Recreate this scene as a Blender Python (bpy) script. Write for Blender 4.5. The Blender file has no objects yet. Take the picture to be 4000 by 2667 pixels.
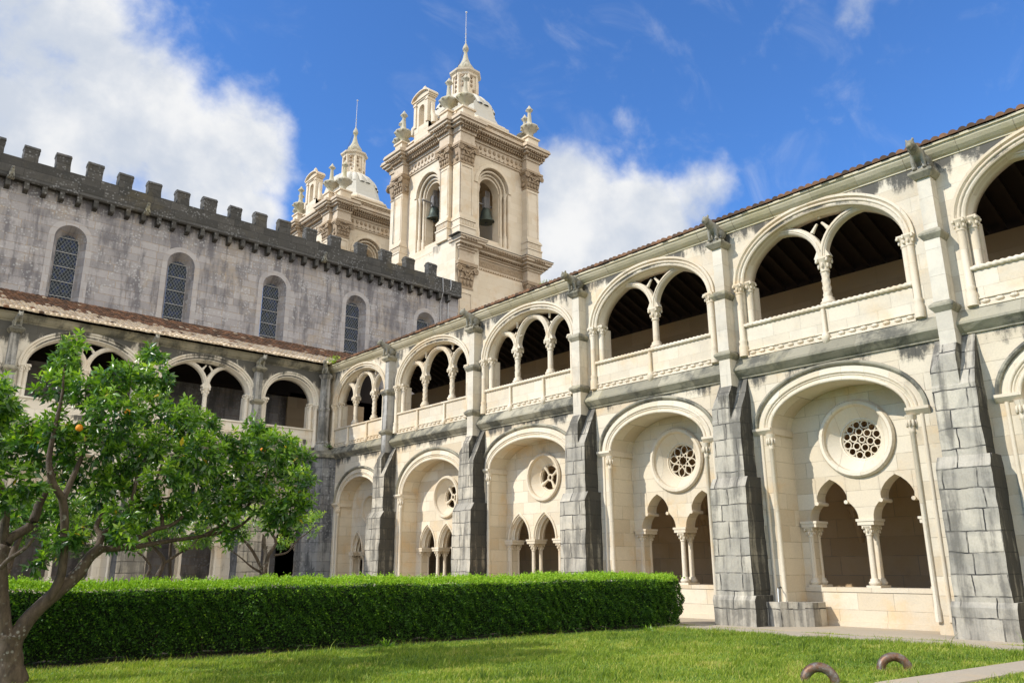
import bpy, bmesh, math, random
import numpy as np
from mathutils import Vector, Matrix, noise as mnoise

S = bpy.context.scene
C = S.collection
PI = math.pi

# ------------------------------------------------------------------ camera
cam_d = bpy.data.cameras.new('camera')
cam_d.sensor_fit = 'HORIZONTAL'
cam_d.sensor_width = 36.0
cam_d.lens = 36.0 * 3103.46 / 4000.0
cam_d.clip_start = 0.1
cam_d.clip_end = 3000.0
cam = bpy.data.objects.new('camera', cam_d)
C.objects.link(cam)
_yaw, _pit, _rol = [math.radians(a) for a in (41.6084, 15.7430, -0.26244)]
_f = Vector((math.sin(_yaw) * math.cos(_pit), math.cos(_yaw) * math.cos(_pit), math.sin(_pit)))
_r0 = Vector((math.cos(_yaw), -math.sin(_yaw), 0))
_u0 = _r0.cross(_f)
_r = _r0 * math.cos(_rol) + _u0 * math.sin(_rol)
_u = -_r0 * math.sin(_rol) + _u0 * math.cos(_rol)
cam.matrix_world = Matrix(((_r.x, _u.x, -_f.x, 0), (_r.y, _u.y, -_f.y, 0), (_r.z, _u.z, -_f.z, 1.6), (0, 0, 0, 1)))
S.camera = cam

# ------------------------------------------------------------------ sun, sky, exposure
SUN_DIR = Vector((1.0, -0.40, -0.78)).normalized()        # the way the light travels
sun_d = bpy.data.lights.new('sun', 'SUN')
sun_d.energy = 3.5
sun_d.angle = math.radians(0.5)
sun_d.color = (1.0, 0.955, 0.88)
sun = bpy.data.objects.new('sun', sun_d)
C.objects.link(sun)
sun.rotation_euler = SUN_DIR.to_track_quat('-Z', 'Y').to_euler()
sun.location = (-30, 20, 40)

S.view_settings.view_transform = 'Standard'
S.view_settings.look = 'None'
S.view_settings.exposure = 0.46
S.view_settings.gamma = 1.0
S.cycles.max_bounces = 8
S.cycles.diffuse_bounces = 4

W = bpy.data.worlds.new('World')
S.world = W
W.use_nodes = True


class NT:
    """small node-tree writer"""

    def __init__(s, tree):
        s.t = tree
        s.t.nodes.clear()

    def n(s, kind, props=None, **ins):
        nd = s.t.nodes.new(kind)
        for k, v in (props or {}).items():
            setattr(nd, k, v)
        for k, v in ins.items():
            key = int(k[1:]) if k[0] == '_' and k[1:].isdigit() else k.replace('_', ' ')
            sock = nd.inputs[key]
            if isinstance(v, bpy.types.NodeSocket):
                s.t.links.new(v, sock)
            else:
                if sock.type == 'RGBA' and len(v) == 3:
                    v = (*v, 1.0)
                sock.default_value = v
        return nd

    def math(s, op, a, b=0.0, c=None, clamp=False):
        kw = dict(_0=a, _1=b)
        if c is not None:
            kw['_2'] = c
        return s.n('ShaderNodeMath', {'operation': op, 'use_clamp': clamp}, **kw).outputs[0]

    def vmath(s, op, a, b=(0, 0, 0)):
        nd = s.n('ShaderNodeVectorMath', {'operation': op}, _0=a, _1=b)
        return nd.outputs['Value'] if op in ('DOT_PRODUCT', 'LENGTH') else nd.outputs['Vector']

    def mix(s, fac, a, b, blend='MIX'):
        nd = s.t.nodes.new('ShaderNodeMix')
        nd.data_type = 'RGBA'
        nd.blend_type = blend
        for sock, v in ((nd.inputs[0], fac), (nd.inputs[6], a), (nd.inputs[7], b)):
            if isinstance(v, bpy.types.NodeSocket):
                s.t.links.new(v, sock)
            else:
                sock.default_value = (*v, 1.0) if sock.type == 'RGBA' and len(v) == 3 else v
        return nd.outputs[2]

    def ramp(s, fac, stops, interp='LINEAR'):
        nd = s.n('ShaderNodeValToRGB', None, Fac=fac)
        cr = nd.color_ramp
        cr.interpolation = interp
        while len(cr.elements) < len(stops):
            cr.elements.new(0.5)
        for e, (p, c) in zip(cr.elements, stops):
            e.position = p
            e.color = (*c, 1.0) if len(c) == 3 else c
        return nd.outputs[0]

    def smooth(s, v, a, b, lo=0.0, hi=1.0):
        nd = s.n('ShaderNodeMapRange', {'interpolation_type': 'SMOOTHSTEP'}, Value=v)
        nd.inputs[1].default_value = a
        nd.inputs[2].default_value = b
        nd.inputs[3].default_value = lo
        nd.inputs[4].default_value = hi
        return nd.outputs[0]

    def noise(s, vec, scale, detail=4.0, rough=0.55, dist=0.0):
        nd = s.n('ShaderNodeTexNoise', None, Vector=vec, Scale=scale, Detail=detail, Roughness=rough, Distortion=dist)
        return nd.outputs['Fac']


def build_sky():
    t = NT(W.node_tree)
    out = t.n('ShaderNodeOutputWorld')
    sky = t.n('ShaderNodeTexSky', {'sky_type': 'NISHITA', 'sun_disc': False})
    sky.sun_elevation = math.radians(36)
    sky.sun_rotation = math.radians(-68)
    sky.air_density = 1.0
    sky.dust_density = 0.25
    sky.ozone_density = 2.5
    co = t.n('ShaderNodeTexCoord').outputs['Generated']
    d = t.vmath('NORMALIZE', co)
    # cloud banks: broad lobes in the sky broken up by fractal noise
    wob = t.n('ShaderNodeTexNoise', None, Vector=d, Scale=5.0, Detail=3.0).outputs['Color']
    dw = t.vmath('ADD', d, t.n('ShaderNodeVectorMath', {'operation': 'SCALE'}, _0=t.vmath('SUBTRACT', wob, (.5, .5, .5)), Scale=0.07).outputs['Vector'])
    lobes = [((.02, .86, .52), .20, 1.0), ((.097, .861, .499), .15, 1.0), ((.185, .862, .468), .115, 1.0), ((.097, .911, .402), .20, 1.0),
             ((.275, .852, .44), .085, .95), ((.315, .825, .468), .07, .85), ((.345, .848, .403), .036, .9),
             ((.655, .625, .425), .085, 1.0), ((.63, .665, .39), .12, 1.0), ((.722, .56, .405), .075, 1.0), ((.752, .50, .425), .05, .88),
             ((.70, .61, .36), .13, 1.0), ((-.3, .8, .5), .3, 1.0), ((-.6, .3, .6), .2, .8),
             ((.762, .300, .585), .036, .55)]
    acc = None
    for c, r, w in lobes:
        cv = Vector(c).normalized()
        dist = t.vmath('LENGTH', t.vmath('SUBTRACT', dw, tuple(cv)))
        g = t.smooth(dist, r * 1.55, r * 0.25, 0.0, w)
        acc = g if acc is None else t.math('MAXIMUM', acc, g)
    n1 = t.noise(dw, 9.0, 9.0, 0.58)
    n2 = t.noise(d, 26.0, 8.0, 0.6)
    nn = t.math('ADD', t.math('MULTIPLY', n1, 0.75), t.math('MULTIPLY', n2, 0.25))
    dens = t.math('SUBTRACT', t.math('ADD', acc, t.math('MULTIPLY', t.math('SUBTRACT', nn, 0.5), 2.1)), 0.0)
    cov = t.smooth(dens, 0.22, 0.95)
    # thin streaky veil high up
    st = t.noise(t.vmath('MULTIPLY', d, (3.0, 9.0, 9.0)), 1.6, 6.0, 0.6, 0.6)
    veil = t.smooth(st, 0.50, 0.85, 0.0, 0.22)
    # bright rims, blue-grey thick middles
    d2 = t.vmath('ADD', d, (-.035, .014, .05))
    n3 = t.noise(t.vmath('ADD', d2, (.0, .0, .0)), 7.0, 8.0, 0.55)
    shade = t.smooth(t.math('ADD', t.math('SUBTRACT', n3, n1), t.math('MULTIPLY', dens, 0.22)), -0.05, 0.30)
    ccol = t.mix(shade, (0.96, 0.965, 0.97), (0.64, 0.70, 0.80))
    sb = t.n('ShaderNodeVectorMath', {'operation': 'SCALE'}, _0=sky.outputs[0], Scale=1.0).outputs['Vector']
    skyc = t.mix(1.0, sb, (0.50, 0.84, 1.27), 'MULTIPLY')
    SKY = 0.13
    BACK_FILL = 1.42
    # clouds are given in the sky's own units so that one Background strength serves both
    cc = t.n('ShaderNodeVectorMath', {'operation': 'SCALE'}, _0=ccol, Scale=0.70 / SKY).outputs['Vector']
    base = t.mix(veil, skyc, cc)
    # added bright cloud bank behind the camera, unseen, fills the shaded sides
    back = t.smooth(t.vmath('DOT_PRODUCT', d, tuple(Vector((.10, -.95, .30)).normalized())), 0.22, 0.60)
    bcov = t.math('MULTIPLY', back, t.smooth(n1, 0.30, 0.48))
    bc = t.n('ShaderNodeVectorMath', {'operation': 'SCALE'}, _0=t.mix(0.0, (1.0, .97, .92), (1, 1, 1)), Scale=BACK_FILL / SKY).outputs['Vector']
    base = t.mix(bcov, base, bc)
    col = t.mix(cov, base, cc)
    bg = t.n('ShaderNodeBackground', None, Color=col, Strength=SKY)
    t.t.links.new(bg.outputs[0], out.inputs[0])


build_sky()


# ------------------------------------------------------------------ mesh building
class MB:
    """collects shapes given in (s along, d into the building, z up) and links them as one mesh"""

    def __init__(s, T=None):
        s.v, s.f, s.mi, s.sm = [], [], [], []
        s.T = T or (lambda a, b, c: (a, b, c))
        s.m = 0

    def add(s, verts, faces, smooth=False, m=None):
        b = len(s.v)
        T = s.T
        s.v.extend(T(*p) for p in verts)
        mm = s.m if m is None else m
        for f in faces:
            s.f.append(tuple(b + i for i in f))
            s.mi.append(mm)
            s.sm.append(smooth)

    def box(s, a0, a1, b0, b1, c0, c1, m=None):
        s.add([(a0, b0, c0), (a1, b0, c0), (a1, b1, c0), (a0, b1, c0), (a0, b0, c1), (a1, b0, c1), (a1, b1, c1), (a0, b1, c1)],
              [(0, 3, 2, 1), (4, 5, 6, 7), (0, 1, 5, 4), (1, 2, 6, 5), (2, 3, 7, 6), (3, 0, 4, 7)], m=m)

    def frustum(s, r0, z0, r1, z1):
        (a0, a1, b0, b1), (e0, e1, g0, g1) = r0, r1
        s.add([(a0, b0, z0), (a1, b0, z0), (a1, b1, z0), (a0, b1, z0), (e0, g0, z1), (e1, g0, z1), (e1, g1, z1), (e0, g1, z1)],
              [(0, 3, 2, 1), (4, 5, 6, 7), (0, 1, 5, 4), (1, 2, 6, 5), (2, 3, 7, 6), (3, 0, 4, 7)])

    def prism_s(s, poly, s0, s1, smooth=False):          # poly of (d, z) run along s
        n = len(poly)
        s.add([(s0, d, z) for d, z in poly] + [(s1, d, z) for d, z in poly],
              [(i, (i + 1) % n, n + (i + 1) % n, n + i) for i in range(n)], smooth)
        s.add([(s0, d, z) for d, z in poly] + [(s1, d, z) for d, z in poly],
              [tuple(range(n))[::-1], tuple(range(n, 2 * n))])

    def prism_d(s, poly, d0, d1):                        # poly of (s, z) run along d
        n = len(poly)
        s.add([(a, d0, z) for a, z in poly] + [(a, d1, z) for a, z in poly],
              [(i, (i + 1) % n, n + (i + 1) % n, n + i) for i in range(n)] + [tuple(range(n))[::-1], tuple(range(n, 2 * n))])

    def prism_z(s, poly, z0, z1, poly1=None):            # poly of (s, d) run up
        n = len(poly)
        q = poly1 or poly
        s.add([(a, d, z0) for a, d in poly] + [(a, d, z1) for a, d in q],
              [(i, (i + 1) % n, n + (i + 1) % n, n + i) for i in range(n)] + [tuple(range(n))[::-1], tuple(range(n, 2 * n))])

    def panel(s, s0, s1, z0, z1, curve, d0, d1, back=None, closed_back=True):
        """a wall slab with one opening whose outline runs left to right"""
        b = back or curve
        for (a, za), (c, zc), (a2, za2), (c2, zc2) in zip(curve, curve[1:], b, b[1:]):
            if c - a > 1e-6:
                s.add([(a, d0, za), (c, d0, zc), (c, d0, z1), (a, d0, z1)], [(0, 1, 2, 3)])
            if closed_back and c2 - a2 > 1e-6:
                s.add([(a2, d1, za2), (c2, d1, zc2), (c2, d1, z1), (a2, d1, z1)], [(3, 2, 1, 0)])
            s.add([(a, d0, za), (c, d0, zc), (c2, d1, zc2), (a2, d1, za2)], [(3, 2, 1, 0)], True)
        for e0, e1 in ((s0, curve[0][0]), (curve[-1][0], s1)):
            if e1 - e0 > 1e-6:
                s.add([(e0, d0, z0), (e1, d0, z0), (e1, d0, z1), (e0, d0, z1)], [(0, 1, 2, 3)])
        if closed_back:
            for e0, e1 in ((s0, b[0][0]), (b[-1][0], s1)):
                if e1 - e0 > 1e-6:
                    s.add([(e0, d1, z0), (e1, d1, z0), (e1, d1, z1), (e0, d1, z1)], [(3, 2, 1, 0)])
            s.add([(s0, d0, z1), (s1, d0, z1), (s1, d1, z1), (s0, d1, z1)], [(0, 1, 2, 3)])
            s.add([(s0, d0, z0), (s0, d1, z0), (s0, d1, z1), (s0, d0, z1)], [(0, 1, 2, 3)])
            s.add([(s1, d0, z0), (s1, d1, z0), (s1, d1, z1), (s1, d0, z1)], [(3, 2, 1, 0)])

    def sweep(s, path, prof, smooth=False, caps=True):
        """prof of (n away from the opening, d) along a path of (s, z) lying in the wall"""
        P = [np.array(p, float) for p in path]
        k, m = len(P), len(prof)
        vs = []
        for i, p in enumerate(P):
            t0 = P[i] - P[i - 1] if i else P[1] - P[0]
            t1 = P[i + 1] - P[i] if i < k - 1 else P[-1] - P[-2]
            t0, t1 = t0 / (np.linalg.norm(t0) + 1e-9), t1 / (np.linalg.norm(t1) + 1e-9)
            n0, n1 = np.array([-t0[1], t0[0]]), np.array([-t1[1], t1[0]])
            n = n0 + n1
            n /= np.linalg.norm(n) + 1e-9
            n /= max(0.5, float(n @ n0))
            for a, d in prof:
                q = p + n * a
                vs.append((q[0], d, q[1]))
        fs = [(i * m + j, i * m + (j + 1) % m, (i + 1) * m + (j + 1) % m, (i + 1) * m + j) for i in range(k - 1) for j in range(m)]
        s.add(vs, fs, smooth)
        if caps:
            s.add(vs[:m], [tuple(range(m))])
            s.add(vs[-m:], [tuple(range(m))[::-1]])

    def roll(s, path, n0, d0, r, k=8):
        s.sweep(path, [(n0 + r * math.cos(2 * PI * i / k), d0 + r * math.sin(2 * PI * i / k)) for i in range(k)], True)

    def lathe(s, cs, cd, prof, n=12, smooth=True, rot=0.0, sq=1.0):
        vs = []
        for r, z in prof:
            for i in range(n):
                a = 2 * PI * i / n + rot
                vs.append((cs + r * math.cos(a), cd + r * math.sin(a) * sq, z))
        m = len(prof)
        fs = [(j * n + i, j * n + (i + 1) % n, (j + 1) * n + (i + 1) % n, (j + 1) * n + i) for j in range(m - 1) for i in range(n)]
        s.add(vs, fs, smooth)
        s.add(vs[:n], [tuple(range(n))[::-1]])
        s.add(vs[-n:], [tuple(range(n))])

    def tube(s, pts, rad, n=8, smooth=True, seed=None):
        P = [Vector(p) for p in pts]
        vs = []
        ref = Vector((0.31, 0.17, 0.93))
        for i, p in enumerate(P):
            t = (P[min(i + 1, len(P) - 1)] - P[max(i - 1, 0)]).normalized()
            a = t.cross(ref)
            if a.length < .1:
                a = t.cross(Vector((1, 0, 0)))
            a.normalize()
            b = t.cross(a)
            r = rad[i] if isinstance(rad, (list, tuple)) else rad
            for j in range(n):
                w = 2 * PI * j / n
                vs.append(tuple(p + (a * math.cos(w) + b * math.sin(w)) * r))
        k = len(P)
        s.add(vs, [(i * n + j, i * n + (j + 1) % n, (i + 1) * n + (j + 1) % n, (i + 1) * n + j) for i in range(k - 1) for j in range(n)], smooth)
        s.add(vs[:n], [tuple(range(n))[::-1]])
        s.add(vs[-n:], [tuple(range(n))])

    def ell(s, c, r, nu=8, nv=6, M=None):
        M = M or Matrix.Identity(3)
        c = Vector(c)
        vs = [tuple(c + M @ Vector((0, 0, -r[2])))]
        for j in range(1, nv):
            th = PI * j / nv - PI / 2
            for i in range(nu):
                ph = 2 * PI * i / nu
                vs.append(tuple(c + M @ Vector((r[0] * math.cos(th) * math.cos(ph), r[1] * math.cos(th) * math.sin(ph), r[2] * math.sin(th)))))
        vs.append(tuple(c + M @ Vector((0, 0, r[2]))))
        top = len(vs) - 1
        fs = [(0, 1 + (i + 1) % nu, 1 + i) for i in range(nu)]
        for j in range(nv - 2):
            b0, b1 = 1 + j * nu, 1 + (j + 1) * nu
            fs += [(b0 + i, b0 + (i + 1) % nu, b1 + (i + 1) % nu, b1 + i) for i in range(nu)]
        b0 = 1 + (nv - 2) * nu
        fs += [(b0 + i, b0 + (i + 1) % nu, top) for i in range(nu)]
        s.add(vs, fs, True)

    def ring(s, cs, cz, d, R, r, n=28, k=6, a0=0.0, a1=2 * PI, flat=1.0):
        """a torus (or a piece of one) standing in the wall plane"""
        full = abs(a1 - a0 - 2 * PI) < 1e-6
        cnt = n if full else n + 1
        vs = []
        for i in range(cnt):
            a = a0 + (a1 - a0) * i / n
            for j in range(k):
                w = 2 * PI * j / k
                q = R + r * math.cos(w)
                vs.append((cs + q * math.cos(a), d + r * math.sin(w) * flat, cz + q * math.sin(a)))
        fs = []
        for i in range(n):
            i2 = (i + 1) % cnt
            fs += [(i * k + j, i * k + (j + 1) % k, i2 * k + (j + 1) % k, i2 * k + j) for j in range(k)]
        s.add(vs, fs, True)

    def mesh(s, name, mats):
        me = bpy.data.meshes.new(name)
        me.from_pydata(s.v, [], s.f)
        for m in (mats if isinstance(mats, (list, tuple)) else [mats]):
            me.materials.append(m)
        me.polygons.foreach_set('material_index', s.mi)
        me.polygons.foreach_set('use_smooth', s.sm)
        bm = bmesh.new()
        bm.from_mesh(me)
        bmesh.ops.recalc_face_normals(bm, faces=bm.faces)
        bm.to_mesh(me)
        bm.free()
        me.update()
        return me

    def build(s, name, mats, parent=None):
        o = bpy.data.objects.new(name, s.mesh(name, mats))
        C.objects.link(o)
        if parent:
            adopt(o, parent)
        return o


def rough(o, step=.28, amp=.022, freq=2.2):
    """weather a stone part: finer mesh, edges and faces pushed about by solid noise"""
    bm = bmesh.new()
    bm.from_mesh(o.data)
    bmesh.ops.remove_doubles(bm, verts=bm.verts, dist=.0006)
    bmesh.ops.triangulate(bm, faces=[f for f in bm.faces if len(f.verts) > 4])
    for _ in range(5):
        es = [e for e in bm.edges if e.calc_length() > step]
        if not es:
            break
        bmesh.ops.subdivide_edges(bm, edges=es, cuts=1, use_grid_fill=True)
        bmesh.ops.triangulate(bm, faces=[f for f in bm.faces if len(f.verts) > 4])
    for v in bm.verts:
        q = v.co
        d = mnoise.noise_vector(q * freq) * amp + mnoise.noise_vector(q * freq * 3.7) * amp * .5
        d.z *= .4
        v.co = q + d
    bm.to_mesh(o.data)
    bm.free()
    return o


def adopt(o, p):
    o.parent = p
    if p.type == 'EMPTY':
        o.matrix_parent_inverse = Matrix.Translation(-p.location)
    return o


def thing(name, label, cat, loc=(0, 0, 0), group=None):
    o = bpy.data.objects.new(name, None)
    o.empty_display_size = 0.3
    C.objects.link(o)
    o.location = loc
    o['label'] = label
    o['category'] = cat
    if group:
        o['group'] = group
    return o


def tag(o, label, cat, group=None, kind=None):
    o['label'] = label
    o['category'] = cat
    if group:
        o['group'] = group
    if kind:
        o['kind'] = kind
    return o


def put(src, loc, parent, rz=0.0, mat=None):
    """a further copy of a part (with its sub-parts) at another place, same mesh data"""
    o = src.copy()
    C.objects.link(o)
    o.location = loc
    o.rotation_euler = (0, 0, rz)
    if mat is not None:
        o.matrix_basis = mat
    o.parent = parent
    o.matrix_parent_inverse = Matrix.Translation(-parent.location)
    for ch in list(src.children):
        c = ch.copy()
        C.objects.link(c)
        c.parent = o
        c.matrix_parent_inverse = Matrix.Identity(4)
    return o


# ------------------------------------------------------------------ materials
def new_mat(name):
    m = bpy.data.materials.new(name)
    m.use_nodes = True
    return m, NT(m.node_tree)


def wall_coords(t):
    g = t.n('ShaderNodeNewGeometry')
    p = t.n('ShaderNodeSeparateXYZ', None, Vector=g.outputs['Position'])
    nx = t.n('ShaderNodeSeparateXYZ', None, Vector=g.outputs['True Normal'])
    facing = t.math('GREATER_THAN', t.math('ABSOLUTE', nx.outputs[0]), t.math('ABSOLUTE', nx.outputs[1]))
    u = t.math('ADD', t.math('MULTIPLY', facing, p.outputs[1]), t.math('MULTIPLY', t.math('SUBTRACT', 1.0, facing), p.outputs[0]))
    v = t.n('ShaderNodeCombineXYZ', None, X=u, Y=p.outputs[2], Z=0.0).outputs[0]
    return g, p, v, nx


def stone(name, c1, c2, mortar=(0.30, 0.25, 0.18), bw=0.85, bh=0.40, joint=0.006, ochre=0.35, ochre_col=(0.62, 0.42, 0.20),
          stain=0.0, stain_col=(0.055, 0.055, 0.05), stain_lo=0.55, stain_scale=(1.6, 0.30), spots=0.0, bands=(), rough=0.9, bump=0.5,
          grey=0.0, joint_dark=0.6, fine=0.10, wob=0.0):
    m, t = new_mat(name)
    out = t.n('ShaderNodeOutputMaterial')
    g, p, v, nx = wall_coords(t)
    pos = g.outputs['Position']
    big = t.noise(pos, 0.55, 5.0, 0.6, 0.4)
    mid = t.noise(pos, 2.6, 6.0, 0.65, 0.3)
    fin = t.noise(pos, 22.0, 5.0, 0.7)
    if bw:
        vv = v
        if wob:
            vv = t.vmath('ADD', v, t.n('ShaderNodeVectorMath', {'operation': 'SCALE'},
                         _0=t.vmath('SUBTRACT', t.n('ShaderNodeTexNoise', None, Vector=v, Scale=1.7, Detail=2.0).outputs['Color'], (.5, .5, .5)), Scale=wob).outputs['Vector'])
        b = t.n('ShaderNodeTexBrick', {'offset': 0.43, 'squash': 1.35, 'squash_frequency': 3}, Vector=vv, Color1=c1, Color2=c2,
                Mortar=(0, 0, 0), Scale=1.0, Mortar_Size=joint, Mortar_Smooth=0.35, Bias=-0.1, Brick_Width=bw, Row_Height=bh)
        col = b.outputs['Color']
        jf = b.outputs['Fac']
    else:
        col = t.mix(mid, c1, c2)
        jf = None
    if jf is not None:
        # mask colour of the blocks only, joints mixed in after
        blk = t.mix(mid, c1, c2)
        col = t.mix(jf, col, blk)
    oc = t.math('MULTIPLY', t.smooth(t.math('ADD', big, t.math('MULTIPLY', mid, 0.35)), 0.66, 0.92), ochre)
    col = t.mix(oc, col, ochre_col)
    if grey:
        gr = t.math('MULTIPLY', t.smooth(t.noise(pos, 0.9, 6.0, 0.62, 0.6), 0.42, 0.62), grey)
        col = t.mix(gr, col, (0.28, 0.262, 0.222))
    val = t.math('ADD', 1.0 - fine, t.math('MULTIPLY', fin, 2 * fine))
    col = t.mix(1.0, col, t.n('ShaderNodeCombineXYZ', None, X=val, Y=val, Z=val).outputs[0], 'MULTIPLY')
    if jf is not None:
        jn = t.smooth(t.noise(v, 3.0, 3.0), 0.30, 0.62)
        col = t.mix(t.math('MULTIPLY', jf, t.math('MULTIPLY', jn, joint_dark)), col, mortar)
    if stain or bands:
        sv = t.vmath('MULTIPLY', v, (stain_scale[0], stain_scale[1], 1.0))
        sn = t.math('ADD', t.math('MULTIPLY', t.noise(sv, 1.0, 7.0, 0.66, 0.25), 0.62), t.math('MULTIPLY', t.noise(pos, 0.8, 6.0, 0.65), 0.42))
        sn = t.math('ADD', sn, t.math('MULTIPLY', t.math('SUBTRACT', fin, 0.5), 0.12))
        amt = t.math('MULTIPLY', t.smooth(sn, stain_lo, stain_lo + 0.14), stain)
        for z0, z1, soft, w in bands:
            # dirt washed down below a ledge: ragged tongues from its own height
            k = t.math('MULTIPLY', t.smooth(p.outputs[2], z0 - soft, z1), t.smooth(p.outputs[2], z1 + .12, z1 + 0.02))
            lim = t.math('SUBTRACT', 0.80, t.math('MULTIPLY', k, w))
            q = t.math('MULTIPLY', t.smooth(t.math('SUBTRACT', sn, lim), 0.0, 0.10), t.smooth(k, 0.0, 0.1))
            amt = t.math('MAXIMUM', amt, q)
        col = t.mix(t.math('MULTIPLY', amt, 0.92), col, stain_col)
    if spots:
        vo = t.n('ShaderNodeTexVoronoi', {'feature': 'F1'}, Vector=pos, Scale=7.5, Randomness=1.0)
        sp = t.smooth(vo.outputs['Distance'], 0.44, 0.26)
        sel = t.smooth(t.noise(pos, 0.75, 5.0, 0.65), 0.42, 0.60)
        rnd = t.n('ShaderNodeSeparateColor', None, Color=vo.outputs['Color']).outputs[0]
        sel = t.math('MULTIPLY', sel, t.math('GREATER_THAN', rnd, 0.30))
        col = t.mix(t.math('MULTIPLY', t.math('MULTIPLY', sp, sel), spots), col, (0.52, 0.52, 0.51))
    h = t.math('ADD', t.math('MULTIPLY', mid, 0.5), t.math('MULTIPLY', fin, 0.25))
    if jf is not None:
        h = t.math('SUBTRACT', h, t.math('MULTIPLY', jf, 0.55))
    bp = t.n('ShaderNodeBump', None, Height=h, Strength=bump, Distance=0.03)
    bs = t.n('ShaderNodeBsdfPrincipled', None, Base_Color=col, Roughness=rough, Normal=bp.outputs[0])
    bs.inputs['Specular IOR Level'].default_value = 0.2
    t.t.links.new(bs.outputs[0], out.inputs[0])
    return m


def plain(name, col, rough=0.6, metal=0.0, var=0.25, scale=6.0, bump=0.2, spec=0.3):
    m, t = new_mat(name)
    out = t.n('ShaderNodeOutputMaterial')
    g = t.n('ShaderNodeNewGeometry')
    n = t.noise(g.outputs['Position'], scale, 6.0, 0.65)
    c = t.mix(n, tuple(x * (1 - var) for x in col), tuple(min(1, x * (1 + var)) for x in col))
    bp = t.n('ShaderNodeBump', None, Height=n, Strength=bump, Distance=0.02)
    bs = t.n('ShaderNodeBsdfPrincipled', None, Base_Color=c, Roughness=rough, Metallic=metal, Normal=bp.outputs[0])
    bs.inputs['Specular IOR Level'].default_value = spec
    t.t.links.new(bs.outputs[0], out.inputs[0])
    return m


CREAM = (0.66, 0.59, 0.46)
CREAM2 = (0.56, 0.48, 0.355)
M_wall = stone('cream_limestone_blocks', CREAM, CREAM2, joint_dark=0.45, joint=0.005, fine=0.16, grey=0.16, stain=0.6, stain_lo=0.61, bands=((10.2, 11.7, .4, .36), (6.2, 6.95, .3, .32)), ochre=0.45)
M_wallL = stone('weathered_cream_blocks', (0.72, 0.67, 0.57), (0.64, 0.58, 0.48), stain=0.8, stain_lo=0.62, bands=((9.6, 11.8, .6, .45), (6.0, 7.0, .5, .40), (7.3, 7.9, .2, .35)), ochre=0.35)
M_low = stone('ochre_limestone_blocks', (0.66, 0.58, 0.44), (0.53, 0.43, 0.29), ochre=0.75, ochre_col=(0.62, 0.43, 0.22), stain=0.5, stain_lo=0.61, bh=0.44, bw=0.95, fine=0.16, grey=0.12, bands=((6.1, 6.95, .3, .34),), joint_dark=0.75, joint=0.008)
M_trim = stone('carved_limestone', (0.66, 0.585, 0.455), (0.56, 0.47, 0.335), bw=0.62, bh=3.0, joint=0.006, fine=0.15, ochre=0.5, stain=0.55, stain_lo=0.62, joint_dark=0.4)
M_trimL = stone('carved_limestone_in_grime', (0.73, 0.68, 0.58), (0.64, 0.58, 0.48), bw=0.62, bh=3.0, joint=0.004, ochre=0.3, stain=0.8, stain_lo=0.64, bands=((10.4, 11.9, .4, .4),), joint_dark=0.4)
M_pier = stone('pier_limestone', (0.63, 0.58, 0.47), (0.54, 0.485, 0.385), bw=3.0, bh=0.7, joint=0.006, ochre=0.2, stain=0.75, stain_lo=0.58, stain_scale=(3.4, 0.22), grey=0.3)
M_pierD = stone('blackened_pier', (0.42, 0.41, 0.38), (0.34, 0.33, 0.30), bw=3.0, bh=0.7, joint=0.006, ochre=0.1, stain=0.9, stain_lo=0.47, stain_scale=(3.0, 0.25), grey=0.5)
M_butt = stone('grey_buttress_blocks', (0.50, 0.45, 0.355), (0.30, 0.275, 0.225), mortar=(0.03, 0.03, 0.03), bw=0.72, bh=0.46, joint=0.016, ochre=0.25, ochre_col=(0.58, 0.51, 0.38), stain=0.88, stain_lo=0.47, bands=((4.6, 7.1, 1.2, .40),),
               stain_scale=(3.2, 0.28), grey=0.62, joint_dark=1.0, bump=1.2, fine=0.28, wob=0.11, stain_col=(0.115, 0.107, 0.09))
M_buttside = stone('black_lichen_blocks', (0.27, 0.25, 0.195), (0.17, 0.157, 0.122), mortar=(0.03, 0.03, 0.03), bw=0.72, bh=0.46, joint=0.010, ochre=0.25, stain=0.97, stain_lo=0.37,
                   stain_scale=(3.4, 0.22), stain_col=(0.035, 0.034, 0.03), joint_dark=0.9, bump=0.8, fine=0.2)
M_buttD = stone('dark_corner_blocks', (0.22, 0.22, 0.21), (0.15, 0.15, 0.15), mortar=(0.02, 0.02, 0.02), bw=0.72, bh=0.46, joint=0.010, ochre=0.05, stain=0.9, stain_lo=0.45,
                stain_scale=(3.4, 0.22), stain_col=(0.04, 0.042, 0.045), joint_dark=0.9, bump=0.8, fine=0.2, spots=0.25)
M_ledge = stone('lichen_ledge', (0.36, 0.33, 0.245), (0.20, 0.185, 0.135), bw=1.3, bh=5.0, joint=0.006, ochre=0.3, ochre_col=(0.40, 0.34, 0.16), stain=0.92, stain_lo=0.47,
                stain_scale=(1.2, 1.2), stain_col=(0.07, 0.07, 0.06), fine=0.2)
M_church = stone('lilac_grey_church_blocks', (0.385, 0.36, 0.348), (0.26, 0.243, 0.238), mortar=(0.42, 0.30, 0.17), bw=0.95, bh=0.42, joint=0.018, ochre=0.5, ochre_col=(0.38, 0.30, 0.20),
                 stain=0.88, stain_lo=0.475, stain_scale=(2.2, 0.30), stain_col=(0.135, 0.128, 0.135), spots=0.55, bands=((18.0, 19.9, .6, .35),), joint_dark=0.55, fine=0.2, bump=0.8)
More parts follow.
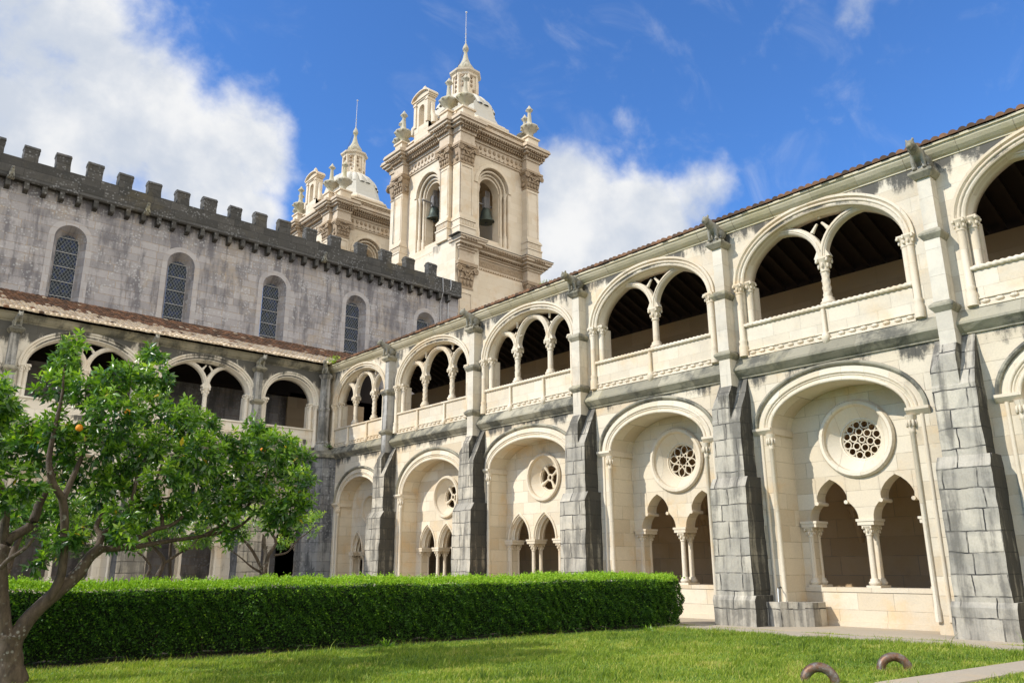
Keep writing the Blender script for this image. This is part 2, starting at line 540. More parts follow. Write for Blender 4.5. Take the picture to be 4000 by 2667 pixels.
M_parapet = stone('blackened_parapet_blocks', (0.085, 0.080, 0.071), (0.05, 0.048, 0.043), mortar=(0.03, 0.03, 0.025), bw=0.9, bh=0.42, joint=0.010, ochre=0.22, ochre_col=(0.22, 0.17, 0.07),
                  stain=0.7, stain_lo=0.52, stain_col=(0.045, 0.045, 0.042), spots=0.25, bump=0.9, fine=0.3)
M_surround = stone('window_surround', (0.41, 0.385, 0.37), (0.33, 0.31, 0.30), mortar=(0.35, 0.24, 0.14), bw=0.6, bh=0.42, joint=0.012, ochre=0.2, stain=0.3, stain_lo=0.62, spots=0.3)
M_tower = stone('pale_tower_limestone', (0.68, 0.585, 0.445), (0.61, 0.515, 0.375), mortar=(0.45, 0.36, 0.24), bw=1.1, bh=0.55, joint=0.006, ochre=0.6, ochre_col=(0.58, 0.41, 0.23),
                stain=0.5, stain_lo=0.62, stain_scale=(2.0, 0.22), stain_col=(0.30, 0.26, 0.20), joint_dark=0.4, fine=0.12, bands=((33.3, 35.4, .4, .3), (24.0, 25.3, .5, .3)))
M_carve = stone('carved_tower_stone', (0.44, 0.34, 0.23), (0.25, 0.18, 0.115), bw=0, ochre=0.5, ochre_col=(0.46, 0.32, 0.17), stain=0.5, stain_lo=0.58, stain_scale=(2.5, 2.0),
                stain_col=(0.20, 0.15, 0.10), bump=1.0, fine=0.25)
M_corn = stone('weathered_cornice_stone', (0.62, 0.52, 0.395), (0.48, 0.385, 0.27), bw=0, ochre=0.6, ochre_col=(0.46, 0.31, 0.17), stain=0.6, stain_lo=0.55, stain_scale=(2.0, 2.0), stain_col=(0.25, 0.18, 0.11), bump=0.8, fine=0.2)
M_dome = stone('white_dome_stone', (0.58, 0.55, 0.47), (0.48, 0.45, 0.37), bw=0, ochre=0.15, stain=0.4, stain_lo=0.66, stain_col=(0.3, 0.28, 0.22))
M_finial = stone('lichened_finial_stone', (0.52, 0.47, 0.36), (0.36, 0.33, 0.24), bw=0, ochre=0.5, ochre_col=(0.42, 0.38, 0.16), stain=0.7, stain_lo=0.56, stain_col=(0.16, 0.15, 0.11), bump=1.0, fine=0.25, stain_scale=(2.5, 2.5))
M_garg = stone('lichened_gargoyle', (0.33, 0.31, 0.25), (0.20, 0.19, 0.15), bw=0, ochre=0.4, ochre_col=(0.36, 0.30, 0.10), stain=0.8, stain_lo=0.50, stain_scale=(3, 3), stain_col=(0.05, 0.05, 0.045), bump=1.0, fine=0.3)
M_back = stone('gallery_back_wall', (0.50, 0.385, 0.255), (0.40, 0.30, 0.19), bw=1.5, bh=0.62, joint=0.006, ochre=0.4, stain=0.25, stain_lo=0.66)
M_backlow = stone('ochre_walk_wall', (0.60, 0.43, 0.255), (0.50, 0.345, 0.195), bw=1.3, bh=0.62, joint=0.012, ochre=0.5, ochre_col=(0.50, 0.32, 0.15), stain=0.35, stain_lo=0.60, joint_dark=0.8)
M_timber = plain('dark_roof_timber', (0.020, 0.013, 0.009), 0.8, var=0.5, scale=4)
M_pave = stone('grey_paving', (0.46, 0.39, 0.29), (0.36, 0.31, 0.23), bw=0, ochre=0.3, stain=0.4, stain_lo=0.6, stain_scale=(1, 1), stain_col=(0.16, 0.15, 0.12), fine=0.2)
M_conc = stone('concrete_kerb', (0.42, 0.365, 0.285), (0.33, 0.285, 0.22), bw=0, ochre=0.25, stain=0.3, stain_lo=0.62, stain_scale=(1, 1), stain_col=(0.17, 0.15, 0.12), fine=0.18)
M_sand = plain('pale_gravel', (0.50, 0.44, 0.33), 0.95, var=0.2, scale=30)
M_bell = plain('green_bronze', (0.07, 0.085, 0.07), 0.5, 0.6, var=0.4)
M_iron = plain('dark_iron', (0.06, 0.06, 0.06), 0.6, 0.4)
M_white = plain('pale_painted_beam', (0.20, 0.19, 0.18), 0.6)
M_cable = plain('cable', (0.05, 0.05, 0.055), 0.6)
M_pipe = plain('grey_pipe', (0.50, 0.49, 0.47), 0.5)
M_water = plain('running_water', (0.75, 0.78, 0.80), 0.1, var=0.05, spec=0.6)
M_orange = plain('orange_peel', (0.80, 0.28, 0.015), 0.45, var=0.12, scale=60, bump=0.4)


def rust_mat():
    m, t = new_mat('rusty_pipe')
    out = t.n('ShaderNodeOutputMaterial')
    g = t.n('ShaderNodeNewGeometry')
    n = t.noise(g.outputs['Position'], 9.0, 7.0, 0.68)
    f = t.noise(g.outputs['Position'], 60.0, 4.0, 0.7)
    c = t.ramp(t.math('ADD', t.math('MULTIPLY', n, .8), t.math('MULTIPLY', f, .2)), [(0.34, (0.07, 0.032, 0.016)), (0.46, (0.17, 0.085, 0.045)), (0.53, (0.15, 0.115, 0.09)), (0.62, (0.24, 0.215, 0.19))])
    bp = t.n('ShaderNodeBump', None, Height=f, Strength=0.4, Distance=0.01)
    bs = t.n('ShaderNodeBsdfPrincipled', None, Base_Color=c, Roughness=0.45, Metallic=0.45, Normal=bp.outputs[0])
    t.t.links.new(bs.outputs[0], out.inputs[0])
    return m


M_rust = rust_mat()


def tile_mat():
    m, t = new_mat('clay_roof_tiles')
    out = t.n('ShaderNodeOutputMaterial')
    a = t.n('ShaderNodeAttribute', {'attribute_name': 'tile'})
    ac = t.n('ShaderNodeSeparateColor', None, Color=a.outputs['Color'])
    g = t.n('ShaderNodeNewGeometry')
    n = t.noise(g.outputs['Position'], 5.0, 6.0, 0.7)
    old = t.ramp(ac.outputs[0], [(0.0, (0.075, 0.046, 0.028)), (0.4, (0.14, 0.076, 0.042)), (0.75, (0.20, 0.105, 0.055)), (1.0, (0.29, 0.145, 0.075))])
    new = t.ramp(ac.outputs[0], [(0.0, (0.46, 0.36, 0.25)), (0.5, (0.58, 0.47, 0.33)), (1.0, (0.66, 0.56, 0.42))])
    c = t.mix(ac.outputs[1], old, new)
    c = t.mix(t.smooth(n, 0.52, 0.72, 0.0, 0.55), c, (0.07, 0.06, 0.045))
    bs = t.n('ShaderNodeBsdfPrincipled', None, Base_Color=c, Roughness=0.9)
    t.t.links.new(bs.outputs[0], out.inputs[0])
    return m


M_tile = tile_mat()


def glass_mat():
    m, t = new_mat('leaded_glass')
    out = t.n('ShaderNodeOutputMaterial')
    g, p, v, nx = wall_coords(t)
    s = t.n('ShaderNodeSeparateXYZ', None, Vector=v)
    k = 3.9
    a = t.math('ADD', t.math('MULTIPLY', s.outputs[0], k * 1.5), t.math('MULTIPLY', s.outputs[1], k))
    b = t.math('SUBTRACT', t.math('MULTIPLY', s.outputs[0], k * 1.5), t.math('MULTIPLY', s.outputs[1], k))
    la = t.math('ABSOLUTE', t.math('SUBTRACT', t.math('FRACT', a), 0.5))
    lb = t.math('ABSOLUTE', t.math('SUBTRACT', t.math('FRACT', b), 0.5))
    lead = t.math('MAXIMUM', t.smooth(la, 0.385, 0.445), t.smooth(lb, 0.385, 0.445))
    n = t.noise(t.n('ShaderNodeCombineXYZ', None, X=t.math('FLOOR', a), Y=t.math('FLOOR', b), Z=0.0).outputs[0], 0.63, 3.0)
    pane = t.ramp(n, [(0.35, (0.008, 0.010, 0.014)), (0.5, (0.014, 0.020, 0.032)), (0.58, (0.014, 0.026, 0.08)), (0.66, (0.032, 0.04, 0.048))])
    col = t.mix(lead, pane, (0.145, 0.16, 0.16))
    ro = t.math('ADD', 0.12, t.math('MULTIPLY', lead, 0.6))
    bs = t.n('ShaderNodeBsdfPrincipled', None, Base_Color=col, Roughness=ro)
    bs.inputs['Specular IOR Level'].default_value = 0.12
    t.t.links.new(bs.outputs[0], out.inputs[0])
    return m


M_glass = glass_mat()


def leaf_mat(name, stops, rough=0.30, trans=0.30, spec=0.6):
    m, t = new_mat(name)
    out = t.n('ShaderNodeOutputMaterial')
    a = t.n('ShaderNodeAttribute', {'attribute_name': 'leaf'})
    col = t.ramp(t.n('ShaderNodeSeparateColor', None, Color=a.outputs['Color']).outputs[0], stops)
    bs = t.n('ShaderNodeBsdfPrincipled', None, Base_Color=col, Roughness=rough)
    bs.inputs['Specular IOR Level'].default_value = spec
    tr = t.n('ShaderNodeBsdfTranslucent', None, Color=t.mix(1.0, col, (1.5, 1.6, 0.6), 'MULTIPLY'))
    mx = t.n('ShaderNodeMixShader', None, Fac=trans)
    t.t.links.new(bs.outputs[0], mx.inputs[1])
    t.t.links.new(tr.outputs[0], mx.inputs[2])
    t.t.links.new(mx.outputs[0], out.inputs[0])
    return m


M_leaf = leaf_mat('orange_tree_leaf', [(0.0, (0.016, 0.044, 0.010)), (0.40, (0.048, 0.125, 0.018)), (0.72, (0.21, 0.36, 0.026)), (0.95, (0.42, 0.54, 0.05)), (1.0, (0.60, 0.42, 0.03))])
M_hleaf = leaf_mat('box_hedge_leaf', [(0.0, (0.022, 0.055, 0.012)), (0.45, (0.060, 0.145, 0.020)), (0.8, (0.22, 0.40, 0.025)), (1.0, (0.38, 0.54, 0.045))], rough=0.45, trans=0.30, spec=0.3)
M_blade = leaf_mat('grass_blade', [(0.0, (0.060, 0.115, 0.018)), (0.5, (0.185, 0.265, 0.030)), (0.85, (0.33, 0.385, 0.050)), (1.0, (0.44, 0.40, 0.12))], rough=0.5, trans=0.35, spec=0.25)


def bark_mat():
    m, t = new_mat('orange_tree_bark')
    out = t.n('ShaderNodeOutputMaterial')
    g = t.n('ShaderNodeNewGeometry')
    pos = g.outputs['Position']
    n = t.noise(t.vmath('MULTIPLY', pos, (1, 1, .35)), 14.0, 7.0, 0.7)
    big = t.noise(pos, 3.0, 5.0, 0.6)
    c = t.ramp(n, [(0.3, (0.024, 0.015, 0.008)), (0.5, (0.060, 0.040, 0.022)), (0.7, (0.105, 0.075, 0.045))])
    vo = t.n('ShaderNodeTexVoronoi', None, Vector=pos, Scale=16.0)
    sp = t.math('MULTIPLY', t.smooth(vo.outputs['Distance'], 0.40, 0.28), t.smooth(big, 0.50, 0.62))
    c = t.mix(t.math('MULTIPLY', sp, 0.75), c, (0.22, 0.21, 0.17))
    bp = t.n('ShaderNodeBump', None, Height=n, Strength=0.9, Distance=0.02)
    bs = t.n('ShaderNodeBsdfPrincipled', None, Base_Color=c, Roughness=0.85, Normal=bp.outputs[0])
    t.t.links.new(bs.outputs[0], out.inputs[0])
    return m


M_bark = bark_mat()


def soil_mat(name, a, b, c3):
    m, t = new_mat(name)
    out = t.n('ShaderNodeOutputMaterial')
    g = t.n('ShaderNodeNewGeometry')
    n = t.noise(g.outputs['Position'], 1.2, 7.0, 0.65)
    f = t.noise(g.outputs['Position'], 30.0, 5.0, 0.7)
    c = t.ramp(t.math('ADD', t.math('MULTIPLY', n, .7), t.math('MULTIPLY', f, .3)), [(0.35, a), (0.5, b), (0.65, c3)])
    bp = t.n('ShaderNodeBump', None, Height=f, Strength=0.6, Distance=0.03)
    bs = t.n('ShaderNodeBsdfPrincipled', None, Base_Color=c, Roughness=0.95, Normal=bp.outputs[0])
    t.t.links.new(bs.outputs[0], out.inputs[0])
    return m


M_lawn = soil_mat('lawn_sward', (0.06, 0.11, 0.02), (0.10, 0.20, 0.03), (0.15, 0.26, 0.045))
M_soil = soil_mat('bare_soil', (0.05, 0.035, 0.022), (0.085, 0.06, 0.04), (0.13, 0.10, 0.07))

# ------------------------------------------------------------------ ground
def sheet(name, poly, z, mat):
    b = MB()
    b.add([(x, y, z) for x, y in poly], [tuple(range(len(poly)))])
    o = b.build(name, mat)
    o['kind'] = 'structure'
    return o


sheet('ground', [(-400, -400), (400, -400), (400, 400), (-400, 400)], -0.02, M_soil)
sheet('lawn', [(-12, -6), (17.78, -6), (17.78, 14.25), (18.3, 14.45), (3.4, 15.7), (-12, 17.1)], 0.0, M_lawn)
sheet('bare_ground', [(18.45, 14.3), (18.6, 15.9), (3.4, 17.6), (-12, 19.0), (-12, 17.1), (3.4, 15.7), (18.3, 14.45)], -0.004, M_soil)
sheet('courtyard_path', [(18.6, 15.9), (18.6, 36.6), (-12, 36.6), (-12, 19.0), (3.4, 17.6)], -0.008, M_sand)
b = MB()
b.box(17.78, 18.62, -6, 14.2, -0.3, 0.035)
o = b.build('kerb', M_conc); o['kind'] = 'structure'
b = MB()
b.prism_z([(11.6, 5.55), (12.78, 5.40), (15.95, 5.02), (17.74, 4.80), (17.74, 4.12), (11.4, 4.87)], -0.2, 0.03)
o = b.build('path', M_conc); o['kind'] = 'structure'
b = MB()
b.box(18.84, 21.4, -6, 36.3, -0.3, 0.02)
o = b.build('pavement', M_pave); o['kind'] = 'structure'
b = MB()
b.box(-12, 18.8, 36.3, 38.8, -0.3, 0.02)
o = b.build('pavement', M_pave); o['kind'] = 'structure'
sheet('ground', [(18.62, -6), (18.84, -6), (18.84, 14.2), (18.62, 14.2)], 0.0, M_lawn)


# ------------------------------------------------------------------ curves
def arch_curve(c, hw, zs, rise, z0=None, n=28, p=2.0):
    pts = [(c - hw, z0)] if z0 is not None and z0 < zs - 1e-6 else []
    for i in range(n + 1):
        a = PI - PI * i / n
        x, y = math.cos(a), math.sin(a)
        pts.append((c + hw * math.copysign(abs(x) ** (2 / p), x), zs + rise * abs(y) ** (2 / p)))
    if z0 is not None and z0 < zs - 1e-6:
        pts.append((c + hw, z0))
    return pts


def mirror_half(c, half, z0=None):
    """half of (offset, z) from springing up to the apex at offset 0"""
    L = [(c - o_, z) for o_, z in half]
    R = [(c + o_, z) for o_, z in reversed(half[:-1])]
    pts = L + R
    if z0 is not None:
        pts = [(c - half[0][0], z0)] + pts + [(c + half[0][0], z0)]
    return pts


def pointed(c, hw, zs, za, z0=None, n=9):
    k = za - zs
    R = (hw * hw + k * k) / (2 * hw)
    half = []
    for i in range(n + 1):
        f = i / n
        a = math.asin(k / R) * f
        half.append((hw - R + R * math.cos(a), zs + R * math.sin(a)))
    half[-1] = (0.0, za)
    return mirror_half(c, half, z0)


def cusped(c, hw, zs, za, z0=None):
    h = za - zs
    half = [(1.0, 0.0), (.985, .10), (.94, .20), (.86, .29), (.74, .375), (.62, .43), (.625, .47), (.63, .53), (.60, .62), (.52, .72), (.40, .82), (.22, .92), (0, 1.0)]
    return mirror_half(c, [(hw * a, zs + h * q) for a, q in half], z0)


random.seed(4)


# ------------------------------------------------------------------ small stone pieces
def capital(b, cs, cd, z0, z1, r, leaves=6, abacus=1.55):
    h = z1 - z0
    b.lathe(cs, cd, [(r * 1.05, z0), (r * 1.22, z0 + .05 * h), (r * 1.05, z0 + .12 * h), (r * 1.1, z0 + .35 * h), (r * 1.35, z0 + .65 * h), (r * 1.75, z0 + .84 * h)], 10)
    for i in range(leaves):
        a = 2 * PI * (i + .5) / leaves
        b.ell((cs + r * 1.35 * math.cos(a), cd + r * 1.35 * math.sin(a), z0 + .42 * h), (r * .34, r * .34, h * .2), 6, 4)
    for i in range(4):
        a = PI / 4 + PI / 2 * i
        b.ell((cs + r * 1.85 * math.cos(a), cd + r * 1.85 * math.sin(a), z0 + .74 * h), (r * .42, r * .42, h * .15), 6, 4)
    q = r * abacus
    b.box(cs - q, cs + q, cd - q, cd + q, z0 + .86 * h, z1)


def column_base(b, cs, cd, z0, z1, r, k=1.9):
    h = z1 - z0
    b.lathe(cs, cd, [(r * 1.15, z0), (r * 1.3, z0 + .12 * h), (r * k, z0 + .38 * h), (r * k, z0 + .55 * h), (r * 1.4, z0 + .72 * h), (r * 1.5, z0 + .86 * h), (r * 1.05, z1)], 12)


def column(wing, T, s, d, z0, zb, zc, z1, r, twist, mats):
    """shaft with a base and a leafy capital"""
    b = MB(T)
    n = 12
    vs, m = [], 24
    for j in range(m + 1):
        f = j / m
        z = zb + (zc - zb) * f
        for i in range(n):
            a = 2 * PI * i / n
            rr = r * (1 - .08 * f)
            if twist:
                rr *= 1 + 0.13 * math.cos(4 * a + twist * f * PI)
            vs.append((s + rr * math.cos(a), d + rr * math.sin(a), z))
    b.add(vs, [(j * n + i, j * n + (i + 1) % n, (j + 1) * n + (i + 1) % n, (j + 1) * n + i) for j in range(m) for i in range(n)], True)
    o = b.build('column', mats, wing)
    b = MB(T)
    capital(b, s, d, zc, z1, r)
    c = b.build('capital', mats, o)
    b = MB(T)
    column_base(b, s, d, z0, zb, r)
    c = b.build('column_base', mats, o)
    return o


def gargoyle_mesh():
    """crouching beast looking out of the wall towards -d (local -x is out)"""
    b = MB()
    Ry = Matrix.Rotation(math.radians(-52), 3, 'Y')
    b.ell((-.02, 0, .36), (.36, .17, .19), 12, 8, Matrix.Rotation(math.radians(38), 3, 'Y'))
    b.ell((.12, 0, .18), (.22, .19, .22), 12, 8)                      # haunch
    b.ell((-.26, 0, .56), (.15, .14, .20), 10, 8, Matrix.Rotation(math.radians(-30), 3, 'Y'))   # neck, mane
    b.ell((-.38, 0, .68), (.15, .115, .12), 10, 8)                    # head
    b.ell((-.51, 0, .645), (.10, .075, .065), 10, 6)                  # muzzle
    b.ell((-.49, 0, .575), (.085, .06, .035), 8, 6, Matrix.Rotation(math.radians(-18), 3, 'Y'))  # jaw
    for sy in (-1, 1):
        b.ell((-.33, .085 * sy, .79), (.035, .03, .065), 6, 5)        # ear
        b.ell((-.18, .13 * sy, .22), (.07, .06, .24), 8, 6, Matrix.Rotation(math.radians(14), 3, 'Y'))  # fore leg
        b.ell((-.24, .13 * sy, .03), (.11, .06, .05), 8, 6)           # paw
        b.ell((.10, .17 * sy, .12), (.17, .07, .15), 8, 6)            # thigh
        b.ell((-.02, .18 * sy, .03), (.12, .055, .045), 8, 6)
    me = b.mesh('gargoyle', M_garg)
    return me


GARG = gargoyle_mesh()


def gargoyle(parent, loc, rz, sc=1.0, tilt=0.0):
    o = bpy.data.objects.new('gargoyle', GARG)
    C.objects.link(o)
    md = o.modifiers.new('weathered', 'REMESH')
    md.mode = 'VOXEL'
    md.voxel_size = 0.026
    md.use_smooth_shade = True
    o.location = loc
    o.rotation_euler = (0, tilt, rz)
    o.scale = (sc, sc, sc)
    adopt(o, parent)
    return o


def tile_roof(name, T, s0, s1, d0, z0, d1, z1, parent, pale_rows=3, pitch=0.215, rowlen=0.40):
    rng = np.random.default_rng(7)
    L = math.hypot(d1 - d0, z1 - z0)
    nd, nz = -(z1 - z0) / L, (d1 - d0) / L
    rows = max(1, int(round(L / rowlen)))
    cols = int(round((s1 - s0) / pitch))
    k = 8
    verts, faces, att = [], [], []
    for r in range(rows):
        f0, f1 = r / rows - (0.012 if r else 0.0), (r + 1) / rows + 0.012
        lift0, lift1 = 0.055, 0.0
        for c in range(cols):
            base = len(verts)
            rnd = rng.random()
            pale = 1.0 if (r < pale_rows and rng.random() < .94) or (pale_rows and r >= pale_rows and rng.random() < (.10 if r < pale_rows + 2 else .03)) else 0.0
            js = rng.normal(0, .006)
            jl = rng.normal(0, .008)
            for f, lift in ((f0 + jl, lift0), (f1 + jl, lift1)):
                for i in range(k + 1):
                    a = PI * (i / k)
                    w = 0.50 * pitch * (1.0 if lift else 0.88)
                    sx = s0 + (c + .5) * pitch + js - w * math.cos(a)
                    h = lift + 0.105 * math.sin(a)
                    verts.append((sx, d0 + (d1 - d0) * f + nd * h, z0 + (z1 - z0) * f + nz * h))
                    att.append((rnd, pale, 0.0, 1.0))
            faces += [(base + i, base + i + 1, base + k + 2 + i, base + k + 1 + i) for i in range(k)]
            # dark mouth of the tile
            faces.append(tuple(base + i for i in range(k + 1)))
    me = bpy.data.meshes.new(name)
    me.from_pydata([T(*v) for v in verts], [], faces)
    me.materials.append(M_tile)
    ca = me.color_attributes.new('tile', 'FLOAT_COLOR', 'POINT')
    ca.data.foreach_set('color', np.array(att, 'f').ravel())
    o = bpy.data.objects.new(name, me)
    C.objects.link(o)
    if parent:
        adopt(o, parent)
    return o


# ------------------------------------------------------------------ the cloister wings
def rose_tracery(b, c, z, d, style):
    R = 0.56
    b.ring(c, z, d, R, .045, 32, 6)
    if style == 'circles':                       # rings round a star
        b.ring(c, z, d, .085, .02, 14, 5)
        for i in range(6):
            a = PI / 3 * i + .26
            b.ring(c + .235 * math.cos(a), z + .235 * math.sin(a), d, .10, .020, 14, 5)
        for i in range(12):
            a = PI / 6 * i + .26
            b.ring(c + .435 * math.cos(a), z + .435 * math.sin(a), d, .102, .019, 14, 5)
    elif style == 'petals':                      # eight pointed petals round a foiled eye
        for i in range(8):
            a = PI / 4 * i + .2
            ux, uz = math.cos(a), math.sin(a)
            for sg in (-1, 1):
                pts = []
                for q in range(9):
                    f = q / 8
                    r = .20 + .34 * f
                    w = .125 * math.sin(PI * min(1, f * 1.02)) ** .8 * sg
                    pts.append((c + ux * r - uz * w, d, z + uz * r + ux * w))
                b.tube(pts, .021, 5)
            b.ring(c + .20 * math.cos(a + .39), z + .20 * math.sin(a + .39), d, .062, .018, 10, 5)
    else:                                        # four lobes round a small ring
        b.ring(c, z, d, .13, .045, 16, 6)
        for i in range(4):
            a = PI / 2 * i + PI / 4 + .25
            b.tube([(c + math.cos(a) * r, d, z + math.sin(a) * r) for r in (.14, .22, .34, .46, .55)], [.05, .055, .06, .085, .11], 6)


def big_profile():
    return None


def build_wing(W_, T, bays, mats, rz, out, style):
    """bays: dicts lo, hi (pier centres along s) and what stands between"""
    mw, mt, ml = mats['wall'], mats['trim'], mats['low']
    for k, B in enumerate(bays):
        s0, s1 = B['lo'], B['hi']
        c = B.get('c', (s0 + s1) / 2)
        # ---------------- upper storey wall, moulded big arch
        hw, apex = B['hw'], B['apex']
        b = MB(T)
        cur = arch_curve(c, hw, 9.75, apex - 9.75, 7.0, 30, 2.08)
        b.panel(s0, s1, 7.0, 11.78, cur, 0.0, 0.62)
        b.build('upper_wall', mw, W_)
        b = MB(T)
        cur2 = arch_curve(c, hw, 9.75, apex - 9.75, None, 30, 2.08)
        b.sweep(cur2, [(.26, -.004), (.26, -.075), (.19, -.075), (.17, -.03), (.15, -.004)])
        b.roll(cur2, .10, -.01, .04)
        b.roll(cur2, .0, .05, .045)
        b.sweep(cur2, [(.02, .08), (-.05, .14), (-.05, .20), (-.10, .26), (-.10, .55), (.05, .55)], True)
        b.build('arch_moulding', mt, W_)
        # ---------------- lights
        b = MB(T)
        cols = B['cols']
        zs = B.get('zs', 10.0)
        edges = [c - hw + .10] + [x for x in cols] + [c + hw - .10]
        for j in range(len(edges) - 1):
            e0 = edges[j] + (.12 if j else 0)
            e1 = edges[j + 1] - (.12 if j < len(edges) - 2 else 0)
            if not cols:
                break
            m_, w_ = (e0 + e1) / 2, (e1 - e0) / 2
            z_a = 11.06 if (len(cols) == 1 or j == 1) else 10.72
            cu = arch_curve(m_, w_, zs, z_a - zs, None, 22)
            b.sweep(cu, [(0, .30), (.04, .25), (.15, .25), (.20, .31), (.20, .50), (0, .50)], False)
            b.roll(cu, .10, .245, .035, 6)
        for x in cols:                                   # the little cusped flowers above each column
            zt = zs + .98 if len(cols) == 1 else zs + .62
            b.prism_d([(x - .24, zs + .02), (x + .24, zs + .02), (x + .04, zs + .42), (x - .04, zs + .42)], .28, .48)
            for sg in (-1, 1):
                b.tube([(x + sg * .25, .38, zt - .12), (x + sg * .15, .38, zt + .02), (x + sg * .07, .38, zt + .12)], [.07, .045, .04], 6)
            zz = zt + .42 if len(cols) == 1 else zt + .44
            b.tube([(x, .38, zz + .12), (x, .38, zz), (x, .38, zz - .12)], [.10, .05, .04], 6)
            b.ell((x, .38, zz - .13), (.045, .05, .045), 6, 5)
        if cols:
            b.build('tracery', mt, W_)
        for j, x in enumerate(cols):
            column(W_, T, x, .38, 8.52, 8.84, 9.58, 10.02, .115, (0, 5, 7, 0)[(j + k) % 4], mt)
        # ---------------- jambs with colonnettes
        for sg in (-1, 1):
            for off, dd, r, zc in ((hw + .10, -.03, .09, 9.55), (hw - .10, .22, .11, 9.62)):
                x = c + sg * off
                b = MB(T)
                b.lathe(x, dd, [(r * 1.5, 7.55), (r * 1.5, 7.85), (r * 1.15, 7.95), (r * 1.4, 8.02), (r, 8.08), (r, zc - .04)], 10)
                capital(b, x, dd, zc - .06, zc + .26, r, 6, 1.45)
                if r > .1:
                    b.box(x - .12, x + .12, .30, .58, 7.3, 9.75)
                b.build('jamb_shaft', mt, W_)
        # ---------------- parapet
        b = MB(T)
        pl, pr = c - hw + .02, c + hw - .02
        b.box(pl, pr, .02, .40, 7.3, 8.47)
        b.build('parapet', mw, W_)
        b = MB(T)
        if B.get('rope', True):
            n, m_ = 10, int((pr - pl) / .028)
            vs = []
            for i in range(m_ + 1):
                f = i / m_
                x = pl - .06 + (pr - pl + .12) * f
                for q in range(n):
                    a = 2 * PI * q / n
                    r = .062 * (1 + .20 * math.cos(2 * (a + x * 21.0)))
                    vs.append((x, -.005 + r * math.cos(a), 8.485 + r * math.sin(a)))
            b.add(vs, [(i * n + q, i * n + (q + 1) % n, (i + 1) * n + (q + 1) % n, (i + 1) * n + q) for i in range(m_) for q in range(n)], True)
            b.add(vs[:n], [tuple(range(n))])
            b.add(vs[-n:], [tuple(range(n))])
        else:
            b.prism_s([(.02, 8.40), (-.05, 8.43), (-.05, 8.49), (.0, 8.51), (.42, 8.51), (.42, 8.44)], pl - .03, pr + .03)
        b.build('parapet_rail', mt, W_)
        if B.get('beads', True):
            b = MB(T)
            b.prism_s([(.02, 7.49), (-.045, 7.50), (-.045, 7.55), (.02, 7.56)], pl, pr)
            b.prism_s([(.02, 7.70), (-.02, 7.70), (-.02, 7.735), (.02, 7.74)], pl, pr)
            nb = int((pr - pl) / .29)
            for i in range(nb):
                x = pl + (i + .5) * (pr - pl) / nb
                if all(abs(x - q) > .15 for q in cols):
                    b.ell((x, .01, 7.63), (.10, .055, .055), 8, 5)
            for x in cols:
                b.lathe(x, -.03, [(.03, 7.40), (.10, 7.48), (.13, 7.60), (.10, 7.66), (.06, 7.74), (.055, 8.40)], 8)
            b.build('bead_moulding', mt, W_)
        # ---------------- string course ledge
        b = MB(T)
        b.prism_s([(0, 7.52), (-.20, 7.24), (-.26, 7.18), (-.26, 7.12), (-.20, 7.06), (-.12, 6.98), (-.06, 6.93), (-.06, 6.90), (0, 6.89), (.1, 6.89), (.1, 7.52)], s0, s1)
        rough(b.build('string_course', mats['ledge'], W_), .2, .016, 3.0)
        # ---------------- eaves cornice
        b = MB(T)
        b.prism_s([(.05, 11.55), (-.03, 11.57), (-.03, 11.61), (-.09, 11.64), (-.17, 11.71), (-.24, 11.80), (-.25, 11.86), (-.30, 11.87), (-.30, 11.93), (.05, 11.93)], s0, s1)
        rough(b.build('eaves_cornice', mats['gutter'], W_), .3, .012, 2.0)
        # ---------------- lower storey: deep round arch
        lc, lw, lz, la, rec = B.get('lc', c), B.get('lw', 1.92), B.get('lz', 5.3), B.get('la', 6.38), B.get('rec', 1.12)
        D = rec - 1.12
        b = MB(T)
        cur = arch_curve(lc, lw, lz, la - lz, 0.0, 30)
        b.panel(s0, s1, 0.0, 7.05, cur, 0.0, rec)
        b.build('lower_wall', ml, W_)
        b = MB(T)
        cu = arch_curve(lc, lw, lz, la - lz, None, 30)
        b.sweep(cu, [(.50, -.004), (.50, -.07), (.44, -.10), (.40, -.07), (.38, -.004)])
        b.build('hood_mould', mats['ledge'], W_)
        b = MB(T)
        b.roll(cu, .205, -.02, .048)
        b.roll(cu, .135, .0, .03, 6)
        b.roll(cu, .01, .0, .052)
        b.sweep(cu, [(.36, -.002), (.30, -.02), (.12, -.02), (.10, -.002)])
        b.build('arch_moulding', mt, W_)
        for sg in (-1, 1):
            b = MB(T)
            x = lc + sg * lw
            lo_, hi_ = (x - .52, x + .05) if sg < 0 else (x - .05, x + .52)
            b.prism_s([(-.13, lz + .04), (-.13, lz - .03), (-.06, lz - .10), (-.02, lz - .14), (rec - .02, lz - .14), (rec - .02, lz + .04)], lo_, hi_)
            b.lathe(x + sg * .02, -.01, [(.085, .3), (.085, .55), (.065, .7), (.065, lz - .58), (.085, lz - .56), (.07, lz - .52), (.10, lz - .3), (.14, lz - .14)], 12)
            for i in range(5):
                a = -PI + PI * i / 4
                b.ell((x + sg * .02 + .11 * math.cos(a), -.01 + .11 * math.sin(a), lz - .35), (.035, .035, .10), 6, 4)
            b.lathe(x + sg * .30, .0, [(.06, .3), (.05, .5), (.05, lz - .14)], 10)
            b.build('arch_pier', mt, W_)
        # ---------------- tympanum with pointed lights and a rose
        b = MB(T)
        nl, sp, hwl, spr, lap = B.get('nl', 2), B.get('sp', 1.80), B.get('hwl', .70), B.get('spr', 2.76), B.get('lap', 3.88)
        rz_, rs = B.get('rz', 4.92), B.get('rs', 1.0)
        zt = max(lap + .06, min(rz_ - .98 * rs, lap + .12))
        sub = B.get('sub', 'cusped')
        half = lw + .2
